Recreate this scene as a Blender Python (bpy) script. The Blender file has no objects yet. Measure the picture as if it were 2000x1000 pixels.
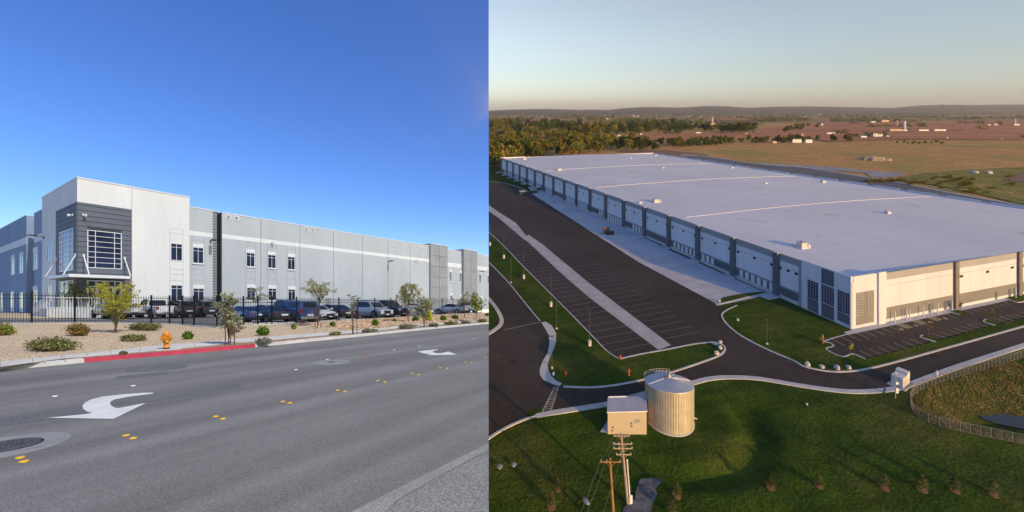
import bpy, bmesh, math, random
from mathutils import Vector, noise
rad = math.radians
sc = bpy.context.scene

# ------------------------------------------------------------------ camera
EYE, FOC, CX, HOR = 2.05, 840.0, 1000.0, 590.0      # eye height; focal length, centre and eye level in photo pixels
cd = bpy.data.cameras.new('camera')
cam = bpy.data.objects.new('camera', cd)
sc.collection.objects.link(cam)
cam.location = (0, 0, EYE)
cam.rotation_euler = (rad(90), 0, 0)
cd.sensor_width = 36
cd.lens = FOC / 2000 * 36
cd.shift_y = (HOR - 500) / 2000
cd.clip_start, cd.clip_end = .05, 60000
sc.camera = cam

# two places share one view: a desert street on the flat (west of the parting line) and a
# hillside distribution centre (east of it) whose ground climbs away at a steady grade
PART = (1000 - 954.5) / 840                          # parting line through the viewpoint: x + PART*y = 0
RISE_H, RISE_V = 52.0, 216.0
GRADE = (HOR - RISE_V) / FOC                         # rise of the hillside per metre

# ------------------------------------------------------------------ world, suns
w = bpy.data.worlds.new('World'); sc.world = w; w.use_nodes = True
nt = w.node_tree; nt.nodes.clear()
def wn(t): return nt.nodes.new(t)
tc = wn('ShaderNodeTexCoord'); sx = wn('ShaderNodeSeparateXYZ'); nt.links.new(tc.outputs['Generated'], sx.inputs[0])
def wm(op, a, b):
    m = wn('ShaderNodeMath'); m.operation = op
    for i, q in enumerate((a, b)):
        if isinstance(q, (int, float)): m.inputs[i].default_value = q
        else: nt.links.new(q, m.inputs[i])
    return m.outputs[0]
side = wm('MULTIPLY', wm('GREATER_THAN', wm('ADD', sx.outputs[0], wm('MULTIPLY', sx.outputs[1], PART)), 0.0),
          wm('GREATER_THAN', wm('ADD', sx.outputs[1], wm('MULTIPLY', sx.outputs[0], 1.8)), 0.0))   # evening over the hillside, midday elsewhere
SUN_W_EL, SUN_W = 52, Vector((.86, -.51))
SUN_E_EL, SUN_E = 12.5, Vector((.60, -.80))
def sky(el, plan, vec=None, **k):
    s = wn('ShaderNodeTexSky'); s.sky_type = 'NISHITA'; s.sun_disc = False
    s.sun_elevation = rad(el); s.sun_rotation = math.atan2(plan.x, plan.y)
    for a, b in k.items(): setattr(s, a, b)
    if vec is not None: nt.links.new(vec, s.inputs['Vector'])
    return s.outputs[0]
sky_w = sky(SUN_W_EL, SUN_W, air_density=1.0, dust_density=0.0, ozone_density=6.0, altitude=800)
cb = wn('ShaderNodeCombineXYZ')
nt.links.new(sx.outputs[0], cb.inputs[0]); nt.links.new(sx.outputs[1], cb.inputs[1])
nt.links.new(wm('SUBTRACT', sx.outputs[2], wm('MULTIPLY', sx.outputs[1], GRADE)), cb.inputs[2])
nrm = wn('ShaderNodeVectorMath'); nrm.operation = 'NORMALIZE'; nt.links.new(cb.outputs[0], nrm.inputs[0])
sky_e = sky(SUN_E_EL, SUN_E, nrm.outputs[0], air_density=1.0, dust_density=0.9, ozone_density=2.0, altitude=100)
bw, be, mx, wo = wn('ShaderNodeBackground'), wn('ShaderNodeBackground'), wn('ShaderNodeMixShader'), wn('ShaderNodeOutputWorld')
bw.inputs[1].default_value = .15; be.inputs[1].default_value = .18
def tone(c, sat, val=1, hue=.5):
    q = wn('ShaderNodeHueSaturation'); q.inputs['Saturation'].default_value = sat; q.inputs['Value'].default_value = val; q.inputs['Hue'].default_value = hue
    nt.links.new(c, q.inputs['Color']); return q.outputs[0]
nt.links.new(tone(sky_w, 1.18, 1.33, .514), bw.inputs[0]); nt.links.new(tone(sky_e, .6), be.inputs[0])
nt.links.new(side, mx.inputs[0]); nt.links.new(bw.outputs[0], mx.inputs[1]); nt.links.new(be.outputs[0], mx.inputs[2])
nt.links.new(mx.outputs[0], wo.inputs[0])

coll_w = bpy.data.collections.new('street place'); sc.collection.children.link(coll_w)
coll_e = bpy.data.collections.new('hillside place'); sc.collection.children.link(coll_e)
def sun(name, d, strength, col, coll, ang):
    l = bpy.data.lights.new(name, 'SUN'); l.energy = strength; l.color = col; l.angle = rad(ang)
    o = bpy.data.objects.new(name, l); sc.collection.objects.link(o)
    o.rotation_euler = d.to_track_quat('Z', 'Y').to_euler()
    o.light_linking.receiver_collection = coll
def dir_of(el, plan, grade=0):
    p = plan.normalized(); c = math.cos(rad(el))
    v = Vector((p.x * c, p.y * c, math.sin(rad(el)))); v.z += grade * v.y
    return v.normalized()
sun('midday_sun', dir_of(SUN_W_EL, SUN_W), 3.75, (1, .96, .90), coll_w, .53)
sun('evening_sun', dir_of(SUN_E_EL, SUN_E, GRADE), 4.7, (1, .60, .19), coll_e, .53)

sc.view_settings.view_transform = 'Standard'
sc.view_settings.look = 'None'
sc.view_settings.exposure = 0
sc.view_settings.gamma = 1
sc.cycles.max_bounces = 6; sc.cycles.diffuse_bounces = 3; sc.cycles.glossy_bounces = 3; sc.cycles.transmission_bounces = 4
sc.cycles.volume_bounces = 0

# ------------------------------------------------------------------ places and mesh builder
class Place:
    def __init__(s, base, grade, coll): s.base, s.grade, s.coll = base, grade, coll
    def pos(s, x, y, h=0): return Vector((x, y, s.base + s.grade * y + h))
W = Place(0, 0, coll_w)
E = Place(EYE - RISE_H, GRADE, coll_e)

def pw(u, v, z=0):            # photo point on street ground of height z -> plan
    y = (EYE - z) * FOC / (v - HOR); return ((u - CX) / FOC * y, y)
def pe(u, v, h=0):            # photo point on the hillside, h above its ground -> plan
    y = (RISE_H - h) * FOC / (v - RISE_V); return ((u - CX) / FOC * y, y)

class MB:
    def __init__(s): s.v, s.f, s.m = [], [], []
    def add(s, vs, fs, mi=0):
        b = len(s.v); s.v += [tuple(p) for p in vs]; s.f += [tuple(i + b for i in f) for f in fs]; s.m += [mi] * len(fs)
    def hexa(s, p, mi=0):
        s.add(p, [(0,3,2,1),(4,5,6,7),(0,1,5,4),(1,2,6,5),(2,3,7,6),(3,0,4,7)], mi)
    def box(s, x0, y0, z0, x1, y1, z1, mi=0):
        s.hexa([(x0,y0,z0),(x1,y0,z0),(x1,y1,z0),(x0,y1,z0),(x0,y0,z1),(x1,y0,z1),(x1,y1,z1),(x0,y1,z1)], mi)
    def rbox(s, x, y, z0, lx, ly, z1, a=0, mi=0, top=1.0):
        c, d = math.cos(a), math.sin(a); P = []
        for z, k in ((z0, 1), (z1, top)):
            for ax, ay in ((-1,-1),(1,-1),(1,1),(-1,1)):
                qx, qy = ax*lx/2*k, ay*ly/2*k; P.append((x+qx*c-qy*d, y+qx*d+qy*c, z))
        s.hexa(P, mi)
    def fbox(s, F, t0, t1, z0, z1, o0, o1, mi=0):
        s.hexa([F(t0,o0,z0),F(t1,o0,z0),F(t1,o1,z0),F(t0,o1,z0),F(t0,o0,z1),F(t1,o0,z1),F(t1,o1,z1),F(t0,o1,z1)], mi)
    def prism(s, poly, z0, z1, mi=0):
        n = len(poly); zz = z1 if callable(z1) else (lambda x, y: z1)
        a = sum(poly[i][0]*poly[(i+1)%n][1]-poly[(i+1)%n][0]*poly[i][1] for i in range(n))
        if a < 0: poly = poly[::-1]
        s.add([(x,y,z0) for x,y in poly]+[(x,y,zz(x,y)) for x,y in poly],
              [tuple(range(n))[::-1], tuple(range(n,2*n))]+[(i,(i+1)%n,n+(i+1)%n,n+i) for i in range(n)], mi)
    def sheet(s, poly, z, mi=0):
        n = len(poly); zz = z if callable(z) else (lambda x, y: z)
        a = sum(poly[i][0]*poly[(i+1)%n][1]-poly[(i+1)%n][0]*poly[i][1] for i in range(n))
        if a < 0: poly = poly[::-1]
        s.add([(x,y,zz(x,y)) for x,y in poly], [tuple(range(n))], mi)
    def strip(s, A, B, mi=0):      # quads between two 3d polylines
        n = len(A); s.add(list(A)+list(B), [(i,i+1,n+i+1,n+i) for i in range(n-1)], mi)
    def tube(s, p, q, r0, r1=None, n=6, mi=0, cap=True):
        r1 = r0 if r1 is None else r1
        p, q = Vector(p), Vector(q); d = (q-p)
        if d.length < 1e-6: return
        d.normalize(); a = d.orthogonal().normalized(); b = d.cross(a); P = []
        for c, r in ((p,r0),(q,r1)):
            for i in range(n):
                t = 2*math.pi*i/n; P.append(c+a*math.cos(t)*r+b*math.sin(t)*r)
        fs = [(i,(i+1)%n,n+(i+1)%n,n+i) for i in range(n)]
        if cap: fs += [tuple(range(n))[::-1], tuple(range(n,2*n))]
        s.add(P, fs, mi)
    def path(s, pts, r, n=5, mi=0):
        for a, b in zip(pts, pts[1:]): s.tube(a, b, r, r, n, mi)
    def lathe(s, x, y, prof, n=16, mi=0):
        P = []
        for r, z in prof:
            for i in range(n):
                t = 2*math.pi*i/n; P.append((x+r*math.cos(t), y+r*math.sin(t), z))
        fs = []
        for k in range(len(prof)-1):
            for i in range(n):
                j = (i+1)%n; fs.append((k*n+i,k*n+j,(k+1)*n+j,(k+1)*n+i))
        fs += [tuple(range(n))[::-1], tuple(range((len(prof)-1)*n, len(prof)*n))]
        s.add(P, fs, mi)
    def rock(s, x, y, z, r, rnd, flat=.7, mi=0, n=1):
        bm = bmesh.new(); bmesh.ops.create_icosphere(bm, subdivisions=n, radius=1)
        a = rnd.uniform(0, 6.3); kx, ky, kz = r*rnd.uniform(.75,1.25), r*rnd.uniform(.7,1.1), r*flat*rnd.uniform(.8,1.2)
        ca, sa = math.cos(a), math.sin(a)
        P = []
        for q in bm.verts:
            j = rnd.uniform(.78, 1.15); px, py, pz = q.co.x*kx*j, q.co.y*ky*j, q.co.z*kz*j
            P.append((x+px*ca-py*sa, y+px*sa+py*ca, z+pz))
        fs = [tuple(q.index for q in f.verts) for f in bm.faces]; bm.free()
        s.add(P, fs, mi)
    def build(s, name, mats, parent=None, place=W, org=(0,0,0), smooth=False, shear=None):
        g = place.grade if shear is None else shear
        me = bpy.data.meshes.new(name)
        me.from_pydata([(x-org[0], y-org[1], z-org[2]+g*(y-org[1])) for x, y, z in s.v], [], s.f)
        for m in (mats if isinstance(mats, (list, tuple)) else [mats]): me.materials.append(m)
        me.polygons.foreach_set('material_index', s.m)
        if smooth: me.polygons.foreach_set('use_smooth', [True]*len(s.f))
        me.update()
        o = bpy.data.objects.new(name, me); place.coll.objects.link(o)
        if parent is not None: o.parent = parent
        else: o.location = place.pos(*org)
        return o
def thing(name, label, cat, org=(0,0,0), place=W, group=None):
    o = bpy.data.objects.new(name, None); place.coll.objects.link(o); o.location = place.pos(*org)
    o.empty_display_size = .3
    return tag(o, label, cat, group)
def tag(o, label, cat, group=None):
    o['label'] = label; o['category'] = cat
    if group: o['group'] = group
    return o
def struct(o): o['kind'] = 'structure'; return o
def stuff(o): o['kind'] = 'stuff'; return o
def dup(o, loc, label=None, rz=None, scale=None, parent=None):
    c = o.copy()
    for k in o.users_collection: k.objects.link(c)
    if parent is None:
        if loc is not None: c.location = loc
        if label: c['label'] = label
        if rz is not None: c.rotation_euler = (0, 0, rz)
        if scale is not None: c.scale = scale if isinstance(scale, tuple) else (scale,)*3
    else: c.parent = parent
    for ch in o.children: dup(ch, None, parent=c)
    return c

# ------------------------------------------------------------------ materials
def nodes(name):
    m = bpy.data.materials.new(name); m.use_nodes = True; t = m.node_tree
    return m, t, t.nodes['Principled BSDF']
def N(t, kind, **k):
    n = t.nodes.new(kind)
    for a, b in k.items():
        if isinstance(a, str) and a.startswith('i_'): n.inputs[a[2:]].default_value = b
        else: setattr(n, a, b)
    return n
def c4(c): return (c[0], c[1], c[2], 1)
def mul(c, k): return tuple(min(1, x*k) for x in c)
def coords(t, scale=(1,1,1), rot=0, gen='Object'):
    a = N(t, 'ShaderNodeTexCoord'); r = N(t, 'ShaderNodeMapping'); b = N(t, 'ShaderNodeMapping')
    r.inputs['Rotation'].default_value = (0, 0, rot); b.inputs['Scale'].default_value = scale
    t.links.new(a.outputs[gen], r.inputs[0]); t.links.new(r.outputs[0], b.inputs[0]); return b.outputs[0]
def noise_mix(t, vec, c1, c2, scale, detail=5, lo=.35, hi=.65, rough=.6):
    n = N(t, 'ShaderNodeTexNoise'); n.inputs['Scale'].default_value = scale; n.inputs['Detail'].default_value = detail
    n.inputs['Roughness'].default_value = rough
    t.links.new(vec, n.inputs['Vector'])
    r = N(t, 'ShaderNodeValToRGB'); e = r.color_ramp.elements
    e[0].position, e[1].position = lo, hi; e[0].color, e[1].color = c4(c1), c4(c2)
    t.links.new(n.outputs[0], r.inputs[0]); return r.outputs[0], n.outputs[0]
def mixc(t, a, b, f, mode='MIX'):
    m = N(t, 'ShaderNodeMix', data_type='RGBA', blend_type=mode)
    for i, q in ((0, f), (6, a), (7, b)):
        if isinstance(q, (int, float)): m.inputs[i].default_value = q
        elif isinstance(q, tuple): m.inputs[i].default_value = c4(q)
        else: t.links.new(q, m.inputs[i])
    return m.outputs[2]
def bump(t, bs, h, strength=.3, dist=.05):
    b = N(t, 'ShaderNodeBump'); b.inputs['Strength'].default_value = strength; b.inputs['Distance'].default_value = dist
    t.links.new(h, b.inputs['Height']); t.links.new(b.outputs[0], bs.inputs['Normal'])
def mat(name, col, rough=.8, var=.12, scale=.6, metal=0, spec=.3, bmp=0, bscale=30, stain=None, rot=0, stretch=(1,1,1), coat=0):
    m, t, bs = nodes(name)
    bs.inputs['Roughness'].default_value = rough; bs.inputs['Metallic'].default_value = metal
    bs.inputs['Specular IOR Level'].default_value = spec
    if coat: bs.inputs['Coat Weight'].default_value = coat; bs.inputs['Coat Roughness'].default_value = .05
    v = coords(t, stretch, rot)
    c, h = noise_mix(t, v, mul(col, 1-var), mul(col, 1+var), scale)
    c2, h2 = noise_mix(t, v, mul((1,1,1), 1-var*.7), (1,1,1), scale*9, 3, .3, .7)
    c = mixc(t, c, c2, 1.0, 'MULTIPLY')
    if stain:
        s, sh = noise_mix(t, v, (0,0,0), (1,1,1), stain[1], 6, stain[2], stain[2]+.12)
        c = mixc(t, c, stain[0], s)
    t.links.new(c, bs.inputs['Base Color'])
    if bmp:
        n = N(t, 'ShaderNodeTexNoise'); n.inputs['Scale'].default_value = bscale; n.inputs['Detail'].default_value = 4
        t.links.new(v, n.inputs['Vector']); bump(t, bs, n.outputs[0], bmp, .03)
    return m
def speckle(name, base, dark, light, sc_fine, sc_big, bmp=.5, dist=.01, rough=.9, rot=0, streak=None, var=.25, fine2=None):
    m, t, bs = nodes(name); bs.inputs['Roughness'].default_value = rough; bs.inputs['Specular IOR Level'].default_value = .25
    v = coords(t)
    vo = N(t, 'ShaderNodeTexVoronoi'); vo.inputs['Scale'].default_value = sc_fine; t.links.new(v, vo.inputs['Vector'])
    r = N(t, 'ShaderNodeValToRGB'); e = r.color_ramp.elements
    e[0].position, e[0].color = 0, c4(dark); e[1].position, e[1].color = 1, c4(light)
    k = e.new(.5); k.color = c4(base)
    sp = N(t, 'ShaderNodeSeparateColor'); t.links.new(vo.outputs['Color'], sp.inputs[0]); t.links.new(sp.outputs[0], r.inputs[0])
    b, h = noise_mix(t, v, mul((1,1,1), 1-var), (1,1,1), sc_big, 6, .3, .7)
    c = mixc(t, r.outputs[0], b, 1.0, 'MULTIPLY')
    if streak:
        v2 = coords(t, streak[0], rot)
        for scl, amt in streak[1]:
            q, h3 = noise_mix(t, v2, mul((1,1,1), 1-amt), mul((1,1,1), 1), scl, 2, .35, .65)
            c = mixc(t, c, q, 1.0, 'MULTIPLY')
    t.links.new(c, bs.inputs['Base Color'])
    bump(t, bs, vo.outputs['Distance'], bmp, dist)
    return m
def leafmat(name, col, var=.35, trans=.35):
    m, t, bs = nodes(name)
    v = coords(t); c, h = noise_mix(t, v, mul(col, 1-var), mul(col, 1+var), 2.5, 3, .35, .65)
    oi = N(t, 'ShaderNodeObjectInfo'); r = N(t, 'ShaderNodeMapRange'); r.inputs[3].default_value = .75; r.inputs[4].default_value = 1.2
    t.links.new(oi.outputs['Random'], r.inputs[0])
    hsv = N(t, 'ShaderNodeHueSaturation'); t.links.new(c, hsv.inputs['Color']); t.links.new(r.outputs[0], hsv.inputs['Value'])
    d = N(t, 'ShaderNodeBsdfDiffuse'); tr = N(t, 'ShaderNodeBsdfTranslucent'); mxs = N(t, 'ShaderNodeMixShader'); mxs.inputs[0].default_value = trans
    t.links.new(hsv.outputs[0], d.inputs[0]); t.links.new(hsv.outputs[0], tr.inputs[0])
    t.links.new(d.outputs[0], mxs.inputs[1]); t.links.new(tr.outputs[0], mxs.inputs[2])
    t.links.new(mxs.outputs[0], t.nodes['Material Output'].inputs[0]); t.nodes.remove(bs)
    return m
def glass(name, col=(.02,.03,.06), rough=.06, spec=.6):
    m, t, bs = nodes(name); bs.inputs['Roughness'].default_value = rough; bs.inputs['Specular IOR Level'].default_value = spec
    v = coords(t); c, h = noise_mix(t, v, mul(col, .6), mul(col, 1.5), .7, 2)
    t.links.new(c, bs.inputs['Base Color']); return m
# ================================================================== DESERT STREET: ground, road, kerb
ROADDIR = math.atan2(.88, .475)
M = {}
M['asphalt'] = speckle('worn asphalt', (.240,.225,.206), (.165,.156,.144), (.35,.335,.313), 110, .5, .5, .006,
                       rot=-ROADDIR, streak=((.03,1,1), ((.5,.30),(1.6,.16),(.2,.16))), var=.16)
M['asphalt_dark'] = speckle('sealed asphalt', (.135,.132,.131), (.08,.08,.08), (.22,.215,.21), 110, .7, .4, .006, var=.2)
M['asphalt_pale'] = speckle('dusty asphalt', (.295,.28,.255), (.19,.18,.165), (.40,.38,.35), 100, .9, .5, .006, var=.25)
M['asphalt_edge'] = speckle('shoulder asphalt', (.235,.222,.204), (.13,.122,.115), (.36,.34,.315), 85, .9, .5, .006, var=.2)
M['concrete_w'] = mat('pale concrete', (.56,.53,.48), .9, .12, .8, bmp=.15, bscale=40, stain=((.38,.34,.29), 1.7, .62))
M['kerb_red'] = mat('red kerb paint', (.52,.045,.075), .7, .18, 1.5, bmp=.1, stain=((.5,.3,.28), 5, .7))
M['gravel'] = speckle('tan gravel', (.56,.41,.25), (.33,.225,.13), (.76,.62,.43), 22, .35, 1.0, .03, var=.14)
M['dirt'] = speckle('brown planting strip', (.36,.22,.14), (.18,.11,.07), (.58,.42,.3), 26, .6, 1.0, .03, var=.2)
M['lot'] = mat('parking asphalt', (.17,.165,.16), .9, .15, .5, bmp=.2, bscale=60)
M['paint_white'] = mat('worn white road paint', (.62,.61,.57), .8, .08, 2, stain=((.25,.24,.23), 9, .66))

# kerb foot from south-west to north-east
kerb = [pw(u, v) for u, v in ((-120,737),(0,724.5),(165,708.5),(324,694.5),(499,678.5),(600,668),(708,657),(822,645),(954,632.5),(1010,627))]
def off(line, d):
    out = []
    for i, p in enumerate(line):
        a, b = line[max(0,i-1)], line[min(len(line)-1,i+1)]
        dx, dy = b[0]-a[0], b[1]-a[1]; l = math.hypot(dx, dy)
        out.append((p[0]-dy/l*d, p[1]+dx/l*d))
    return out
def h(line, z): return [(x, y, z) for x, y in line]
def lerp_line(line, n):
    out = []
    for a, b in zip(line, line[1:]):
        for i in range(n): out.append(tuple(a[k]+(b[k]-a[k])*i/n for k in range(len(a))))
    return out+[line[-1]]
kerb = lerp_line(kerb, 4)
b = MB(); far = [(8, 4), (-1.5, 1.2), (-14, 1.2), (-26, 6)]
b.sheet(kerb+[(3,46),(10,30)]+far, 0); struct(b.build('road', M['asphalt']))
# kerb: gutter face, top; the red length is its own structure
i0, i1 = 8, 16
def kerb_piece(name, a, e, m):
    b = MB(); K = kerb[a:e+1]
    b.strip(h(K,0.0), h(off(kerb,.03)[a:e+1],.14)); b.strip(h(off(kerb,.03)[a:e+1],.14), h(off(kerb,.19)[a:e+1],.15))
    b.strip(h(off(kerb,.19)[a:e+1],.15), h(off(kerb,.19)[a:e+1],-.1))
    for j in range(a, e):                                    # joints between kerb stones
        p, q = off(kerb,.02)[j], off(kerb,.2)[j]
        b.tube((p[0],p[1],.0),(p[0],p[1],.145),.008,.008,4,1); b.tube((p[0],p[1],.148),(q[0],q[1],.148),.006,.006,4,1)
    return struct(b.build(name, [m, M['dirt']]))
kerb_piece('kerb', 0, i0, M['concrete_w'])
kerb_piece('kerb_red', i0, i1, M['kerb_red'])
kerb_piece('kerb', i1, len(kerb)-1, M['concrete_w'])
# pale gutter seam on the road beside the kerb
b = MB(); b.strip(h(off(kerb,-.42),.004), h(off(kerb,-.001),.005)); struct(b.build('gutter', mat('gutter asphalt', (.2,.19,.175), .9, .15, 1.2, bmp=.2, bscale=80)))
# pavement (footway): touches the kerb at the south-west end, leaves it at the red length
wf = lerp_line([pw(u, v, .16) for u, v in ((-120,731),(0,716),(120,700),(216,692),(325,682.5),(430,672.5),(590,658.2),(700,648.8),(810,637.6),(954,626.5),(1010,622))], 4)
wb = lerp_line([pw(u, v, .16) for u, v in ((-120,722),(0,707),(120,694.5),(216,685),(325,674),(430,664.8),(590,653),(700,645),(810,634.3),(954,624.2),(1010,620))], 4)
b = MB(); b.strip(h(wf,.165), h(wb,.17)); b.strip(h(wf,.1), h(wf,.165)); b.strip(h(wb,.17), h(wb,.1))
for j in range(0, len(wf), 2): b.tube((wf[j][0],wf[j][1],.166),(wb[j][0],wb[j][1],.171),.01,.01,4,1)
struct(b.build('pavement', [M['concrete_w'], M['dirt']]))
k2 = off(kerb, .17)
b = MB()
b.sheet(k2+wf[::-1], .145); struct(b.build('verge_ground', M['dirt']))

# fence line and the gravel bed that climbs to it
FEN = [(-200,633,.72),(-60,632,.70),(60,632,.67),(146,631.5,.62),(225,631.5,.56),(296,632.5,.49),(331,633.4,.47),(357,634.3,.45),(379,636.6,.43),(424,639.7,.40),
       (475.6,636,.40),(503.6,635,.40),(531,633.8,.40),(579,632.8,.39),(623,630.4,.39),(662,627.5,.39),(699,624.8,.39),(732,623,.40),(763.4,621.3,.41),
       (791.4,619.5,.42),(841.4,616.3,.44),(863.6,615,.45),(884.6,614,.46),(920,612.7,.47),(954,611.5,.48),(1000,610,.5)]
fence_pts = [(*pw(u, v, z), z) for u, v, z in FEN]
def resample(line, n):
    L = [0]
    for a, c in zip(line, line[1:]): L.append(L[-1]+math.dist(a[:2], c[:2]))
    out = []
    for i in range(n):
        s = L[-1]*i/(n-1); j = max(k for k in range(len(L)) if L[k] <= s+1e-9); j = min(j, len(line)-2)
        f = (s-L[j])/(L[j+1]-L[j]); out.append(tuple(line[j][k]+(line[j+1][k]-line[j][k])*f for k in range(len(line[0]))))
    return out
nb = 90
A_ = resample([(x,y,.15) for x,y in wb], nb); B_ = resample(fence_pts, nb)
rnd = random.Random(5); rows = []
for k in range(9):
    f = k/8; rows.append([(a[0]+(c[0]-a[0])*f, a[1]+(c[1]-a[1])*f, .15+(c[2]-.15)*(1-(1-f)**1.5)+(noise.noise((a[0]*.5,a[1]*.5+k,0))*.05 if 0<k<8 else 0)) for a, c in zip(A_, B_)])
b = MB()
for r0, r1 in zip(rows, rows[1:]): b.strip(r0, r1)
struct(b.build('ground', M['gravel'], smooth=True))
def bed(x, y):      # height of the gravel bed near a plan point
    best = min(((p[0]-x)**2+(p[1]-y)**2, p[2]) for r in rows for p in r); return best[1]
def pbed(u, v):     # photo point on the gravel bed
    z = .3
    for _ in range(8):
        x, y = pw(u, v, z); z = .5*z+.5*bed(x, y)
    return (x, y, bed(x, y))
# kerb wall under the fence and the parking lot behind it
ND = Vector((-.85,.527)); 
def zlot(x, y): return .4+.2*max(0, min(1, (-x-30)/10))
b = MB()
back = [(x-.1, y+.15, zlot(x,y)) for x, y, z in fence_pts]
far1 = [(x+ND.x*14, y+ND.y*14, zlot(x+ND.x*14,0)) for x, y, z in fence_pts]; far2 = [(x+ND.x*70, y+ND.y*70, zlot(x+ND.x*70,0)) for x, y, z in fence_pts]
b.strip(back, far1); b.strip(far1, far2); struct(b.build('parking_lot', M['lot']))
b = MB(); o1 = off([p[:2] for p in fence_pts], -.12); o2 = off([p[:2] for p in fence_pts], .08)
b.strip([(o1[i][0],o1[i][1],fence_pts[i][2]-.05) for i in range(len(o1))], [(o1[i][0],o1[i][1],fence_pts[i][2]+.05) for i in range(len(o1))])
b.strip([(o1[i][0],o1[i][1],fence_pts[i][2]+.05) for i in range(len(o1))], [(o2[i][0],o2[i][1],fence_pts[i][2]+.05) for i in range(len(o1))])
struct(b.build('kerb_lot', M['concrete_w']))

# ---- road details
def poly_w(pts, z, name, m):
    b = MB(); b.sheet([pw(u, v, z) for u, v in pts], z); return struct(b.build(name, m))
poly_w([(-60,826),(145,795),(172,808),(0,833),(-60,842)], .004, 'road_patch', M['asphalt_dark'])
poly_w([(213,790),(225,782),(300,774),(470,748),(470,756),(300,783)], .004, 'road_patch', M['asphalt_dark'])
poly_w([(226,735),(330,725),(324,730),(228,739)], .004, 'road_patch', M['asphalt_dark'])
poly_w([(640,1040),(690,998),(760,962),(860,912),(960,863),(960,876),(860,928),(770,980),(720,1040)], .005, 'road_edge_line', M['asphalt_pale'])
poly_w([(720,1040),(770,982),(860,930),(960,878),(1100,1040)], .004, 'road_shoulder', M['asphalt_edge'])
poly_w([(92,816),(165,809),(181,806.5),(170,804),(162,798),(161,792),(166,786),(178,780),(200,774.5),(240,770),(280,767),(300,767),(298,769),
        (250,775),(224,780),(215,785),(216,791),(224,796),(231,797),(285,787),(222,818)], .008, 'lane_arrow', M['paint_white'])
poly_w([(816,686.6),(830,684.5),(848,682.5),(857,682.3),(845,686),(848,688.8),(853,689.6),(860,690),(876,686.6),(893,692.6),(833,694),(842,692.3),(826,690)], .008, 'lane_arrow', M['paint_white'])
# manholes
M['iron'] = mat('cast iron', (.11,.105,.1), .6, .25, 6, metal=.3, bmp=.4, bscale=60)
M['collar'] = mat('smooth concrete collar', (.24,.235,.228), .85, .12, 1.5, bmp=.2, bscale=90, stain=((.14,.13,.12), 3, .6))
def manhole(u, v, r, rl, label):
    x, y = pw(u, v); t = thing('manhole', label, 'manhole', (x, y, 0))
    b = MB(); b.lathe(x, y, [(r,.001),(r,.009),(r-.02,.012)], 40); b.build('collar', M['collar'], t, org=(x,y,0))
    b = MB(); b.lathe(x, y, [(rl,.012),(rl,.018),(rl-.03,.02)], 32)
    n = int(rl/.035)
    for i in range(-n, n+1):                              # raised pattern
        for j in range(-n, n+1):
            if math.hypot(i, j)*.033 < rl-.05 and (i+j) % 2 == 0: b.box(x+i*.033-.011, y+j*.033-.011, .02, x+i*.033+.011, y+j*.033+.011, .027)
    b.build('lid', M['iron'], t, org=(x,y,0))
    b = MB(); b.lathe(x, y, [(rl+.03,.0121),(rl+.03,.0145),(rl+.005,.0145)], 32); b.build('frame_ring', mat('dark gap', (.03,.03,.03), .9), t, org=(x,y,0))
manhole(14, 872, .64, .33, 'cast iron manhole in a wide concrete ring nearest the yellow road studs')
manhole(647, 708, .62, .1, 'round pale concrete patch with a small dark lid in the far lane')
x, y = pw(308, 719); tg = MB(); tg.lathe(x, y, [(.75,.001),(.75,.006),(.73,.007)], 32); o = tag(tg.build('utility_cover', M['asphalt_dark'], org=(x,y,0)), 'flat dark round cover in the lane beside the red kerb', 'manhole')
# road studs
M['stud_y'] = mat('yellow stud', (.72,.40,.03), .45, .15, 8); M['stud_w'] = mat('white stud', (.75,.74,.7), .5, .1, 8); M['stud_r'] = mat('red stud', (.5,.05,.04), .4, .1, 8)
def stud(m):
    b = MB(); b.lathe(0, 0, [(.052,.001),(.05,.010),(.036,.018),(.015,.021)], 12)
    return b.build('road_stud', m, smooth=True)
sy, sw, sr = stud(M['stud_y']), stud(M['stud_w']), stud(M['stud_r'])
used = set()
def put_stud(proto, u, v, label, group, k=1.0):
    x, y = pw(u, v)
    if proto.name not in used: used.add(proto.name); o = proto; o.location = (x,y,0)
    else: o = dup(proto, Vector((x, y, 0)))
    o.scale = (k,)*3
    tag(o, label, 'road stud', group)
pairs = [(39,894.6,47,902),(246,851,260,856.5),(421,814,435,818.5),(552,785,566,787.5),(659,762.5,673,765),(737,744.3,751,746.3),(804,730,817,732),(859,718.4,872,720),(909,707.8,920,709),(947,698.5,956,699.3)]
where = ['nearest the big manhole', 'below the tip of the near white arrow', 'right of the near white arrow', 'fourth along the yellow row', 'fifth along the yellow row', 'sixth along the yellow row',
         'seventh along the yellow row', 'below the far white arrow', 'just past the far white arrow', 'at the far end of the yellow row']
for (a, c, d, e), q in zip(pairs, where):
    put_stud(sy, a, c, f'yellow stud {q}, farther of its pair', 'yellow road studs')
    put_stud(sy, d, e, f'yellow stud {q}, nearer of its pair', 'yellow road studs')
for u, v, q in ((107,774.5,'left of the near white arrow'),(260,754,'above the near white arrow'),(578,722.5,'left of the round concrete patch'),(639,702.5,'just behind the round concrete patch'),(770,683.5,'left of the far white arrow'),(819,676.7,'above the tail of the far white arrow'),(925,661.3,'farthest along the white row')):
    put_stud(sw, u, v, f'white round road stud {q}', 'white road studs')
for u, v, q in ((708,692.3,'left one of the pair beyond the concrete patch'),(716,692.5,'right one of the pair beyond the concrete patch'),(860,669.5,'left of the pair in the far lane'),(888,666.3,'right of the pair in the far lane')):
    put_stud(sr, u, v, f'small red road stud, {q}', 'red road studs')

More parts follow.
